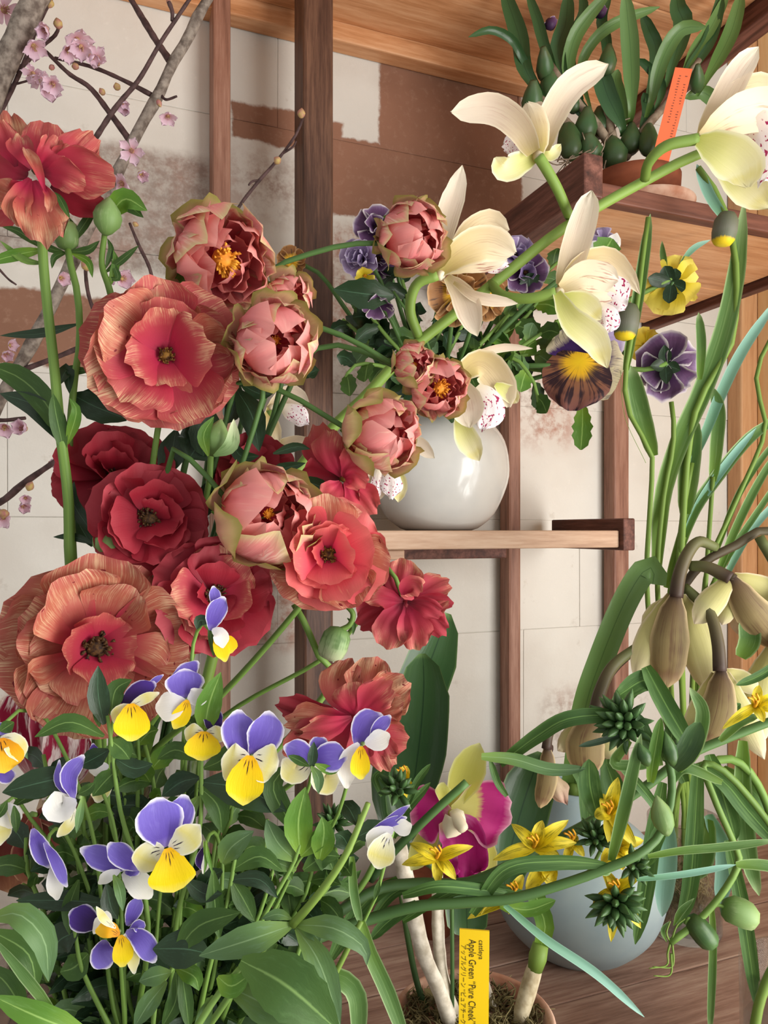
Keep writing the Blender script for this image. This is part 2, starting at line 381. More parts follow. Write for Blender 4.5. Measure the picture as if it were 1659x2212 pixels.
# top shelf (its underside shows)
zt = CZ+.735
wbox('top_shelf_plank', su, -.14, .85, .03, .215, zt, zt+.022, M['shelf'])
wbox('top_shelf_plank', su, -.14, .85, .2165, .40, zt, zt+.022, M['shelf'])
wbox('rail', su, -.14, .85, .001, .03, zt-.026, zt+.022, M['shelf'])
wbox('rail', su, -.175, -.14, .001, .40, zt-.045, zt+.03, M['raily'])
wbox('rail', su, .85, .885, .001, .40, zt-.03, zt+.03, M['raily'])
# upper right shelf
zu = CZ+.36
wbox('upper_shelf_plank', su, .505, .885, .012, .195, zu, zu+.022, M['shelf'])
wbox('upper_shelf_plank', su, .505, .885, .1965, .372, zu, zu+.022, M['shelf'])
wbox('rail', su, .508, .882, .372, .388, zu-.002, zu+.018, M['rail'])
wbox('rail', su, .48, .505, .001, .396, zu-.004, zu+.042, M['raily'])
wbox('rail', su, .889, .905, .001, .388, zu-.012, zu+.030, M['raily'])
# middle shelf that carries the white vase
zm = CZ-.0005
wbox('middle_shelf_plank', su, .215, .680, .036, .203, zm-.024, zm, M['plank'])
wbox('rail', su, .680, .700, .0355, .212, zm-.028, zm+.017, M['raily'])
wbox('batten', su, .16, .55, .09, .118, zm-.040, zm-.0242, M['raily'])
wbox('bracket', su, .22, .36, .14, .19, zm-.037, zm-.0243, M['plank'])
# ---------------------------------------------------------------- vases and pots
def on(px, d, z=TZ): p = P(px, HY, d); p.z = z; return p
def vase(name, label, base, out, mat, t=.004, inner=None):
    prof = [(0, 0)]+out+[(max(r-t, .001), z) for r, z in reversed(out) if z > t*2]+[(0, t*2)]
    o = lathe(name, None, base, prof, mat, 56); return tag(o, label, 'vase')
def dense(pts, n=24):
    v = spline([Vector((r, 0, z)) for r, z in pts], n); return [(max(p.x, .001), p.z) for p in v]
WV = on(948, 1.02, zm)
vase('round_white_vase', 'round glossy white ceramic vase standing on the middle shelf', WV, dense([(.045, .0), (.052, .002), (.075, .022), (.093, .062), (.0955, .092), (.088, .125), (.066, .152), (.046, .163), (.040, .172), (.042, .182)]), M['whiteglaze'])
BV = on(1249, .95)
vase('blue_grey_bottle_vase', 'matt blue-grey round vase with wide neck standing on the table', BV, dense([(.055, .0), (.066, .003), (.096, .035), (.1085, .078), (.102, .115), (.078, .145), (.056, .160), (.0505, .175), (.0500, .205)], 30), M['blueglaze'])
def clear(name, label, base, r, h, r2=None, t=.0028, wh=.6):
    e = root(name, label, 'vase', base); r2 = r2 or r
    lathe('glass_wall', e, base, [(0, .0)]+[(r*.97, 0), (r, .004), (r+(r2-r)*.5, h*.5), (r2, h-.002), (r2-t*.5, h), (r2-t, h-.002), (r+(r2-r)*.5-t, h*.5), (r-t, .010), (0, .008)], M['glass'], 40)
    if wh: lathe('water', e, base, [(0, .0082), (r-t-.0006, .0105), (r+(r2-r)*wh-t-.0006, h*wh), (0, h*wh)], M['water'], 40)
    return e
VA = on(225, .60); clear('glass_vase', 'tall clear glass vase behind the violas, holding the red ranunculus', VA, .040, .33, .046)
VB = on(396, .66); clear('glass_vase', 'narrow clear glass cylinder beside the back-left post, holding orchid spray', VB, .020, .385, .020)
VC = on(320, .47); clear('glass_bucket', 'wide clear glass bucket in the foreground filled with viola stems', VC, .066, .232, .082, .003, .8)
VD = on(1478, .985); clear('glass_jar', 'clear glass jar with pale roots standing right of the blue-grey vase', VD, .047, .15, .047, .0028, .35)
VE = on(1740, .66); clear('glass_jar', 'clear glass jar with green stems at the bottom right corner', VE, .052, .14, .054)
VF = on(30, .66); clear('glass_vase', 'clear glass vase at the left edge holding the striped tulips', VF, .038, .20, .042)
# ---------------------------------------------------------------- plant materials
T = tissue
M['ran'] = T('red_ranunculus_petal', [(0, '6e1428'), (.25, 'b42848'), (.6, 'b23a48'), (1, 'b85c54')], ('ecc498', .5, .62, .55, 1.05, .85), None, transl=.3, su=90, sv=2.5)
M['ranc'] = T('copper_ranunculus_petal', [(0, '8a1434'), (.22, 'b4284a'), (.5, 'b2524a'), (.8, 'b4644e'), (1, 'b05a52')], ('ecd0a4', .46, .64, .42, .95, .68), None, ('7a2028', 9, .71, .5), transl=.3, su=90, sv=2.5)
M['rand'] = T('deep_red_ranunculus_petal', [(0, '480c18'), (.3, '84182a'), (.7, '9c2434'), (1, 'aa3c46')], ('d8706a', .6, .75, .6, 1, .5), None, transl=.25, su=34, sv=2.5)
M['ranp'] = T('coral_ranunculus_petal', [(0, '9a1a34'), (.25, 'd03858'), (.6, 'd6525c'), (1, 'd66e68')], ('f4c090', .58, .72, .55, 1, .7), None, transl=.32, su=34, sv=2.5)
M['ball'] = T('pink_ball_petal', [(0, 'c0c080'), (.3, 'dc948a'), (.6, 'da7a80'), (.85, 'e09088'), (1, 'd2b88e')], ('fae6d0', .48, .68, .3, .9, .6), ('c8be84', .12, .5), transl=.3, su=18)
M['ballg'] = T('greenish_ball_petal', [(0, '9aa858'), (.35, 'c0b478'), (.65, 'd4a088'), (1, 'bcb070')], ('d4c690', .5, .7, .3, .9, .5), ('8a8a3c', .2, .7), transl=.3, su=18)
M['balli'] = T('coral_inner_ball_petal', [(0, 'd04660'), (.5, 'e46c78'), (1, 'f0a8a0')], ('ffe2c8', .55, .75, .5, 1, .6), None, transl=.35, su=18)
M['stamen'] = plain('yellow_stamens', 'e0a030', .6, .3, 'c87820', 120)
M['eye'] = plain('dark_flower_centre', '1e1014', .7, .2, '5e4222', 420)
M['eyeb'] = plain('brown_stamen_ring', '3a1c14', .7, .2, '8a6228', 300)
M['cym'] = T('ivory_orchid_tepal', [(0, 'b8a46c'), (.2, 'd6c2a0'), (.6, 'e2d0ba'), (1, 'e8dcc8')], ('b8907c', .5, .72, 0, .3, .6), ('f4ecd0', .15, .5), transl=.28, su=30, sv=.6, var=.06)
M['cymb'] = T('brownish_orchid_tepal', [(0, 'a89a50'), (.25, 'c4ae72'), (.65, 'dcc8a0'), (1, 'eadcc0')], ('9a7050', .5, .7, 0, .2, .55), ('efe2c6', .2, .7), transl=.25, su=34, sv=.5, var=.06)
M['cymg'] = T('green_tinged_orchid_tepal', [(0, 'b8bc5c'), (.35, 'd8d68a'), (.75, 'ece6b4'), (1, 'd8c840')], None, ('f4f0d4', .25, .7), transl=.28, su=26, sv=.6, var=.06)
M['lip'] = T('spotted_orchid_lip', [(0, 'efe2c2'), (.4, 'f4e6e6'), (1, 'f6eef0')], None, None, ('a82858', 11, .60, .22), transl=.25, var=.05)
M['lips'] = T('striped_orchid_petal', [(0, 'd8c490'), (.4, 'eedfbe'), (1, 'f4ead6')], ('a85040', .52, .6, .05, .25, .7), None, transl=.28, su=18, sv=.3, var=.05)
M['cyd'] = T('olive_drooping_orchid_sepal', [(0, '3c281c'), (.12, '644e32'), (.5, '8a7850'), (.8, '8e7850'), (1, '7a4038')], ('5a3a2c', .48, .66, .05, .3, .75), ('cdb586', .22, .8), transl=.15, su=16, sv=.4, var=.08)
M['cyl'] = T('yellow_green_drooping_sepal', [(0, '8a7c44'), (.2, 'b8b06c'), (.6, 'cfc98a'), (1, 'dccdaa')], ('8a7850', .55, .72, 0, .3, .4), ('e2d0b4', .18, .7), transl=.25, su=20, sv=.4, var=.08)
M['cyp'] = T('buff_pink_orchid_petal', [(0, 'b09868'), (.5, 'd2b898'), (1, 'd9b0a0')], ('a07858', .5, .7, 0, .3, .4), None, transl=.3, su=20, sv=.4)
M['vt'] = T('viola_purple_petal', [(0, '8a7cc0'), (.2, '5e48a8'), (.65, '7462c0'), (1, '8274cc')], ('9a8edc', .5, .75, .2, .8, .5), ('f0ecf4', .16, .95), transl=.25, su=14, var=.08)
M['vd'] = T('viola_dark_purple_petal', [(0, '2a1440'), (.5, '3a1f66'), (1, '4a2f8a')], None, ('d8d0e8', .12, .9), transl=.2, su=14)
M['vs'] = T('viola_cream_petal', [(0, 'f4f0e2'), (.35, 'f2eec8'), (.65, 'efe48c'), (1, 'f4efc4')], None, ('faf8ee', .15, .7), None, ('2a1a30', 16, .10, .46), transl=.3, var=.05)
M['vw'] = T('viola_white_petal', [(0, 'e8e4ec'), (.5, 'f2f0ec'), (1, 'f6f2e6')], None, ('faf8f4', .2, .6), transl=.32, var=.05)
M['vy'] = T('viola_yellow_petal', [(0, 'e8a80c'), (.3, 'f2c808'), (.8, 'f4d810'), (1, 'f2e060')], None, None, None, ('3a1c10', 17, .06, .42), transl=.28, var=.06)
M['vo'] = T('viola_orange_petal', [(0, 'd88a10'), (.5, 'eca90c'), (1, 'f0c030')], None, None, None, ('3a1c10', 17, .06, .42), transl=.25, var=.06)
M['pd'] = T('pansy_plum_petal', [(0, '1e1028'), (.45, '4a2c50'), (.8, '6c4a70'), (1, '9a84a8')], ('8c6a90', .5, .7, .4, .9, .5), ('e4dcd8', .14, .8), transl=.2, su=24)
M['pm'] = T('pansy_mauve_petal', [(0, '4a3456'), (.4, '8a74a0'), (1, 'b2a0c4')], ('6a5080', .5, .7, .1, .7, .5), ('e4dcea', .14, .7), transl=.25, su=20)
M['pg'] = T('pansy_gold_petal', [(0, 'f4c020'), (.25, 'e8b428'), (.5, '7a4a20'), (1, 'a87848')], ('2a1410', .5, .62, .05, .35, .85), ('d8b080', .14, .7), transl=.2, su=24, sv=.8)
M['pb'] = T('pansy_brown_veined_petal', [(0, 'f6cc1c'), (.2, 'eab41e'), (.34, '8a5a3c'), (.8, '7a4a44'), (1, '8a6a74')], ('24101c', .47, .56, .05, .3, .95), None, transl=.15, su=30, sv=.7, wob=.12, radial=True)
M['pp'] = T('pansy_purple_cream_petal', [(0, 'f0e8f0'), (.14, '3c1c5c'), (.6, '3a1a58'), (.74, 'ccbca0'), (1, 'ded2a8')], ('3a1a50', .5, .58, .3, .7, .6), None, transl=.2, su=30, sv=.8, wob=.25)
M['py'] = T('yellow_pansy_petal', [(0, 'c8b018'), (.5, 'e4cf3c'), (1, 'efdf70')], ('b89a20', .5, .72, .1, .8, .4), None, transl=.35, su=20)
M['cherry'] = T('cherry_petal', [(0, 'd8a0b0'), (.4, 'e4c0d0'), (1, 'ecd2e0')], None, None, transl=.35, su=12)
M['cherryc'] = plain('cherry_calyx', 'a86a6a', .6, .3, 'b8a060', 200)
M['star'] = T('yellow_star_tepal', [(0, 'c8b018'), (.4, 'e4cc20'), (1, 'ead850')], ('8a8410', .5, .58, .05, .2, .7), None, transl=.3, su=12, sv=.3)
M['starc'] = plain('orange_star_centre', 'dca020', .5, .3, 'cc8418', 150)
M['cat_p'] = T('cattleya_petal', [(0, 'e4e08a'), (.42, 'dfd57a'), (.52, 'c0307c'), (.85, 'b01470'), (1, 'd88aa8')], None, ('e8c0c8', .07, .6), transl=.25, su=26, wob=.16)
M['cat_m'] = T('cattleya_magenta_petal', [(0, 'd8a8a0'), (.2, 'b01c70'), (.8, 'a81068'), (1, 'd880a0')], None, ('e0a8bc', .06, .6), transl=.25, su=26)
M['cat_s'] = T('cattleya_green_sepal', [(0, 'dcd66c'), (.6, 'd6d468'), (1, 'dcdc84')], None, ('eae8b0', .15, .6), transl=.3, su=20)
M['cat_l'] = T('cattleya_lip', [(0, 'e8cfa0'), (.18, 'c860a0'), (.3, 'a00c64'), (.75, '9c0a62'), (1, 'a81470')], None, ('c84c98', .08, .6), transl=.2, su=26)
M['cat_c'] = plain('cattleya_column', 'efe6c8', .4, .4, 'f0e0c0', 40)
M['tul'] = T('crimson_white_tulip_petal', [(0, 'e8d8d0'), (.4, 'a01c40'), (1, '8e1838')], ('f0e0dc', .5, .58, .0, .2, .95), ('f0dcd8', .08, .7), transl=.25, su=5, sv=2.0)
M['tulb'] = T('brown_red_tulip_petal', [(0, '7a3a2c'), (.5, '6a2a24'), (1, '8a5a3c')], ('9a6a48', .5, .7, .3, .9, .5), ('c09a78', .1, .7), transl=.2, su=9)
M['tulp'] = T('peach_tulip_petal', [(0, 'e8c896'), (.5, 'eec09a'), (1, 'f4e2c8')], ('e0a078', .5, .7, .1, .8, .5), None, transl=.3, su=8)
M['stem'] = T('green_stem', [(0, '4a6428'), (.5, '5e7c34'), (1, '6c8c40')], ('93b45a', .5, .7, 0, .1, .4), None, transl=0, su=8, sv=3, bs=.1)
M['stemd'] = T('dark_green_stem', [(0, '2c4424'), (.5, '3c5a2c'), (1, '4a6a34')], None, None, transl=0, su=8, sv=3, bs=.1)
M['steml'] = T('light_green_stem', [(0, '627a30'), (.5, '6c8638'), (1, '769040')], None, None, transl=0, su=8, sv=3, bs=.1)
M['stemb'] = T('brown_green_stem', [(0, '5c6438'), (.5, '5a5236'), (1, '3c2a24')], None, None, transl=0, su=8, sv=3, bs=.1)
M['lf'] = T('viola_leaf', [(0, '4c6a2c'), (.5, '3a5826'), (1, '44622a')], ('5c8048', .5, .75, 0, .2, .5), None, mid=('7c9c58', .045), transl=.22, su=10, sv=5, rough=.5, var=.3)
M['lfl'] = T('bright_viola_leaf', [(0, '7a9c34'), (.5, '56802c'), (1, '5c8436')], ('80a860', .5, .75, 0, .2, .5), None, mid=('9cc068', .05), transl=.3, su=10, sv=5, rough=.5, var=.25)
M['lfg'] = T('grey_green_leaf', [(0, '7a984a'), (.4, '5a7a46'), (1, '56744c')], ('7a9878', .5, .75, 0, .2, .5), None, mid=('8caa78', .04), transl=.2, su=10, sv=4, rough=.5, var=.2)
M['lfd'] = T('dark_leaf', [(0, '2a3e24'), (.5, '223620'), (1, '283e26')], ('3a5844', .5, .75, 0, .2, .5), None, mid=('4a6a50', .03), transl=.12, su=14, sv=6, rough=.38, var=.3, coat=.1)
M['grass'] = T('striped_grass_leaf', [(0, '6a8c34'), (.5, '527638'), (1, '5e8046')], ('80a060', .5, .65, 0, .1, .5), ('b4cc94', .2, .6), transl=.35, su=12, sv=.3, var=.2)
M['grassb'] = T('blue_green_leaf', [(0, '6a9a70'), (.5, '7aa890'), (1, '8ab8a8')], None, ('a8ccbc', .25, .5), transl=.3, su=12, sv=.3, var=.2)
M['strap'] = T('lily_strap_leaf', [(0, '4c7030'), (.5, '426632'), (1, '4e7238')], ('6c9050', .45, .6, 0, .1, .6), None, mid=('86b060', .05), transl=.3, su=9, sv=.25, var=.3)
M['orl'] = T('orchid_leaf', [(0, '3c5c30'), (.5, '2f4e2c'), (1, '3a5a34')], None, None, mid=('20381f', .03), transl=.12, su=10, sv=1, rough=.35, var=.2, coat=.15)
M['orll'] = T('light_orchid_leaf', [(0, '5c7c3c'), (.5, '5a7a40'), (1, '6a8a50')], None, None, mid=('3f5c30', .03), transl=.2, su=10, sv=1, rough=.35, var=.2, coat=.1)
M['catl'] = T('cattleya_leaf', [(0, '3c5a2e'), (.5, '2f4c2c'), (1, '3e5c34')], None, ('6c8a50', .05, .7), mid=('1c3420', .025), transl=.1, su=8, sv=1, rough=.32, var=.12, coat=.15)
M['bulb'] = T('green_pseudobulb', [(0, '3a4a2c'), (.5, '3c5a34'), (1, '4a5a3c')], ('66583c', .5, .7, 0, .1, .4), None, transl=0, su=8, sv=2, rough=.4)
M['budg'] = T('green_bud', [(0, '607c40'), (.5, '6e8a50'), (1, '82985f')], ('a8b888', .5, .7, 0, .2, .5), None, transl=0, su=14, sv=1)
M['budp'] = T('pale_striped_bud', [(0, '5c7c40'), (.5, '8aa270'), (1, 'b8bc98')], ('4c6a34', .5, .62, 0, .1, .8), None, transl=0, su=12, sv=.5)
M['budk'] = T('dark_green_bud', [(0, '3c5226'), (.5, '34502a'), (1, '4c6c3c')], ('5c7a44', .5, .7, 0, .2, .5), None, transl=.05, su=8, sv=1, rough=.4)
M['frit'] = T('grey_bell', [(0, '54583c'), (.6, '6a6a5c'), (.82, '5e6450'), (.88, 'd8b818'), (1, 'e0c428')], None, None, transl=.1, su=8, sv=1)
# ---------------------------------------------------------------- shared petal meshes
def petal_mesh(name, seed, mat, width=.9, cup=.18, ruf=.07, bend=.12, prof='fan', nu=6, nv=7, k=3.2):
    r = random.Random(seed); V = []; uv = []; Fc = []; a, b, c, d = (r.uniform(0, 6) for _ in range(4))
    for i in range(nv+1):
        v = 1-(1-i/nv)**1.25
        for j in range(nu+1):
            u = j/nu*2-1; h = width*.5*pr(prof, v)
            y = v*(1-.24*u*u*v+.022*math.sin(k*u*2.3+a)*v*v)
            z = bend*v*v+cup*h*(u*u)*1.4+ruf*v*v*(math.sin(k*u+b)+.6*math.sin(k*2.1*u+c))*(.45+.55*abs(u))+ruf*.45*v**4*math.sin(k*4.3*u+d)+ruf*.5*math.sin(v*5+d)*v
            V.append(Vector((u*h*(1+.05*math.sin(v*8+c)), y, z))); uv.append((j/nu, v))
    q = nu+1
    for i in range(nv):
        for j in range(nu): Fc.append((i*q+j, i*q+j+1, (i+1)*q+j+1, (i+1)*q+j))
    return mesh(name, V, Fc, mat, uv)
def lib(mat, n=6, s0=0, **kw): return [petal_mesh('petal', s0+i, mat, **{**kw, 'width': kw.get('width', .9)*(.9+.04*i)}) for i in range(n)]
LIB = {k: [petal_mesh('petal', 11+i, M[k], width=(1.15, 1.4, 1.3, 1.2, 1.35, 1.05)[i], ruf=(.06, .05, .08, .06, .07, .09)[i], cup=(.25, .0, .12, -.1, .05, .3)[i], bend=(.12, -.06, .04, .18, -.1, .05)[i], nu=10, nv=8, k=(3.2, 4.2, 5, 3.6, 4.6, 3)[i]) for i in range(6)] for k in ('ran', 'ranc', 'rand', 'ranp')}
LIB['cherry'] = lib(M['cherry'], 3, 40, width=.85, ruf=.05, nu=4, nv=4, prof='petal')
for k in ('pd', 'pm', 'pg', 'py'): LIB[k] = lib(M[k], 4, 60, width=1.25, ruf=.13, nu=6, nv=6, k=5)
def shell_mesh(seed, mat, phi, wa, flare=.1, ruf=.05, nu=6, nv=8):
    r = random.Random(seed); V = []; uv = []; Fc = []; a, b, c = (r.uniform(0, 6) for _ in range(3))
    for i in range(nv+1):
        v = i/nv; ph = phi*v
        for j in range(nu+1):
            u = j/nu*2-1; az = wa*u*pr('fan', v)/max(math.sin(max(ph, .25)), .45)*.9
            ph2 = ph*(1-.26*u*u*v+.02*math.sin(5*u+a)*v)
            rad = 1+flare*v**4+ruf*v*v*(math.sin(3.5*u+b)+.6*math.sin(8*u+c))-.10*u*u*(1-v)
            V.append(Vector((math.sin(az)*math.sin(ph2), math.cos(az)*math.sin(ph2), -math.cos(ph2)))*rad); uv.append((j/nu, v))
    q = nu+1
    for i in range(nv):
        for j in range(nu): Fc.append((i*q+j, i*q+j+1, (i+1)*q+j+1, (i+1)*q+j))
    return mesh('petal', V, Fc, mat, uv)
RD = math.radians
SH = {'o': [shell_mesh(i, M['ballg'], RD(95+10*i), .58, .14, .06) for i in range(4)],
      'm': [shell_mesh(10+i, M['ball'], RD(112+9*i), .48, .06, .07) for i in range(5)],
      'i': [shell_mesh(20+i, M['balli'], RD(132+9*i), .36+.04*i, .04, .13) for i in range(5)]}
def frame(c, fx, fy, roll=0):
    t = (CAM-c).normalized(); r = Vector((0, 0, 1)).cross(t).normalized(); up = t.cross(r)
    Z = (t+r*fx+up*fy).normalized(); X = up.cross(Z).normalized(); Y = Z.cross(X)
    m = Matrix((X, Y, Z)).transposed().to_4x4(); return Matrix.Translation(c) @ m @ Matrix.Rotation(RD(roll), 4, 'Z')
def centre(name, parent, Mx, r, mat, n=46, h=.7, hair=.5):
    """a domed boss with stamens around it, one mesh"""
    V = []; Fc = []; q = random.Random(int(r*1e6))
    for i in range(5):
        ph = i/4*math.pi/2
        for j in range(12):
            a = j*math.pi/6; V.append(Mx @ Vector((r*.75*math.cos(ph)*math.cos(a), r*.75*math.cos(ph)*math.sin(a), r*h*math.sin(ph))))
    for i in range(4):
        for j in range(12): k = (j+1) % 12; Fc.append((i*12+j, i*12+k, i*12+12+k, i*12+12+j))
    for k in range(n):
        a = q.uniform(0, 6.28); t = q.uniform(.15, 1.0); rr = r*(.35+.65*t); b = Vector((rr*.7*math.cos(a), rr*.7*math.sin(a), r*h*(1-t)*.9))
        e = Vector((rr*1.1*math.cos(a), rr*1.1*math.sin(a), r*h*(1-t)*.9+r*hair)); s = r*.07
        i0 = len(V)
        for p, sc_ in ((b, .6), (e, 1.3)):
            for dx, dy in ((-s, -s), (s, -s), (0, s)): V.append(Mx @ (p+Vector((dx*sc_, dy*sc_, 0))))
        Fc += [(i0, i0+1, i0+4, i0+3), (i0+1, i0+2, i0+5, i0+4), (i0+2, i0, i0+3, i0+5), (i0+3, i0+4, i0+5)]
    return mk(name, V, Fc, mat, parent)
def bloom(parent, px, py, D, rpx, kind, fx=0, fy=0, roll=0, layers=None, eye='eyeb', eyer=.17, seed=1, name='flower'):
    c = P(px, py, D); Mx = frame(c, fx, fy, roll); rr = rpx/F*D; q = random.Random(seed)
    fl = centre(name, parent, Mx @ Matrix.Translation((0, 0, rr*.02)), rr*eyer, M[eye])
    for li, (n, tilt, s, knd) in enumerate(layers or [(8, 6, 1.0, None), (7, 20, .93, None), (6, 33, .8, None), (5, 50, .58, None)]):
        for k in range(n):
            az = 2*math.pi*k/n+li*.5+q.uniform(-.28, .28); tl = RD(tilt+q.uniform(-13, 13)*(1 if li else .5)); sc_ = rr*s*(q.uniform(.6, 1.35) if s < .65 else q.uniform(.8, 1.1) if li else q.uniform(.93, 1.06))
            m = Mx @ Matrix.Rotation(az, 4, 'Z') @ Matrix.Translation((0, rr*.03, rr*(-.05+.02*li))) @ Matrix.Rotation(tl, 4, 'X') @ Matrix.Rotation(q.uniform(-.2, .2), 4, 'Y') @ Matrix.Scale(sc_, 4)
            link('petal', q.choice(LIB[knd or kind]), fl, m)
    return fl
def ball(parent, px, py, D, rx, fx=.2, fy=0, roll=0, sy=1, seed=1, outer=6, mid=8, inner=11, open_=0, name='flower'):
    c = P(px, py, D); Mx = frame(c, fx, fy, roll); rr = rx/F*D; q = random.Random(seed+300)
    fl = centre(name, parent, Mx @ Matrix.Translation((0, 0, rr*.1)), rr*(.30 if open_ > .5 else .12), M['stamen'], 40, .6, .5)
    for kind, n, lo, hi in (('o', outer, .98, 1.06), ('m', mid+4, .80, .99), ('i', inner+9, .26, .90)):
        for k in range(n):
            az = 2*math.pi*k*(.618 if kind == 'i' else 1/n)+q.uniform(-.3, .3)+(.4 if kind == 'm' else 0)
            s = rr*q.uniform(lo, hi) if kind != 'i' else rr*(lo+(hi-lo)*(1-k/n))
            m = Mx @ Matrix.Scale(sy, 4, (0, 0, 1)) @ Matrix.Rotation(az, 4, 'Z') @ Matrix.Rotation(q.uniform(-.22, .22)-(open_*.5 if kind == 'o' else open_*.35), 4, 'X') @ Matrix.Rotation(q.uniform(-.12, .12), 4, 'Y') @ Matrix.Scale(s, 4)
            link('petal', q.choice(SH[kind]), fl, m)
    return fl
def pets(parent, cx, cy, D, rows, hub='budg', hr=6, pname='petal', name='flower', hb=None):
    """a flower whose petals are given one by one: rows of (material, pts or tip, width, options)"""
    a = hb or (cx-hr*.5, cy, .5)
    fl = bud(name, parent, (a[0], a[1], a[2] if len(a) > 2 else 0), (cx+hr*.8, cy+hr*.4, 0), D, hr, M[hub], POD, 8)
    for row in rows:
        mt, p, w = row[:3]; kw = dict(row[3]) if len(row) > 3 else {}
        pts = p if isinstance(p, list) else [(cx, cy, 0), p]
        nm = kw.pop('name', pname); kw.setdefault('prof', 'fan')
        if mt in ('ran', 'ranc', 'rand', 'ranp'): kw['ruf'] = kw.get('ruf', .06)*1.25; kw['rk'] = 3.8; kw['nu'] = 10; kw['nv'] = 12; kw.setdefault('nu', 8); kw.setdefault('nv', 10)
        blade(nm, fl, pts, D, w, M[mt], **kw)
    return fl
def leaves(parent, D, rows, mat='lf', **kw):
    for r in rows:
        k = dict(kw); m = mat
        if len(r) > 2:
            for x in r[2:]:
                if isinstance(x, str): m = x
                elif isinstance(x, dict): k.update(x)
        blade('leaf', parent, r[0], D, r[1], M[m], **k)
def shoot(label, pts, D, n, ln, wd, mat='lf', seed=0, r=6, stem='stem', cat='sprig', group=None, t0=.2, prof='leaf', nm='viola_sprig', droop=.25, parent=None, ser=.12, spread=1.0):
    """a leafy stem: leaves set spirally around it (length and width in photo pixels)"""
    p = L(pts, D); q = random.Random(seed); e = parent or root(nm, label, cat, p[0], group)
    tube('stem', e, pts, D, r, M[stem], r*.6); c = spline(p, 60)
    for k in range(n):
        t = t0+(1-t0)*(k+.5)/n; i = min(59, int(t*60)); o = c[i]; Tn = (c[i+1]-c[i]).normalized()
        a = k*2.4+q.uniform(-.4, .4); X = Tn.orthogonal().normalized(); X.rotate(Quaternion(Tn, a)); dr = (X*spread+Tn*q.uniform(.3, .9)).normalized()
        l = ln/F*D*q.uniform(.75, 1.2)*(1-.35*t); tip = o+dr*l+Vector((0, 0, -droop*l)); mid_ = o.lerp(tip, .5)+Vector((0, 0, droop*l*.5))
        pp = [((v.x*F/v.y)+CX, HY-(v.z-CZ)*F/v.y, (v.y-D)*100) for v in (o, mid_, tip)]
        blade('leaf', e, pp, D, wd*q.uniform(.8, 1.15), M[q.choice(mat) if isinstance(mat, (list, tuple)) else mat], prof, roll=q.uniform(-40, 40), cup=q.uniform(.1, .4), ser=ser, nu=4, nv=7)
    return e
def spiky(parent, px, py, D, r, n, mat='budk', seed=0, dx=0, dy=-1, name='bud_cluster', ln=1.0, wd=.34):
    """a head of many pointed buds: a core with its buds as sub-parts"""
    q = random.Random(seed+900); core = bud(name, parent, (px-dx*r*.5, py-dy*r*.5), (px+dx*r*.6, py+dy*r*.6), D, r*.35, M[mat], BUD, 8)
    c = P(px, py, D); rr = r/F*D; ax = Vector((dx, -.35, -dy)).normalized()
    for k in range(n):
        t = (k+.5)/n; ph = math.acos(1-1.7*t); a = k*2.4
        X = ax.orthogonal().normalized(); X.rotate(Quaternion(ax, a)); d_ = (ax*math.cos(ph)+X*math.sin(ph)).normalized()
        o = c+d_*rr*.25; e = c+(d_+ax*.25).normalized()*rr*ln*q.uniform(.85, 1.2)
        pp = [((v.x*F/v.y)+CX, HY-(v.z-CZ)*F/v.y, (v.y-D)*100) for v in (o, e)]
        bud('bud', core, pp[0], pp[1], D, r*wd*.5, M[mat], BUD, 6)
    return core
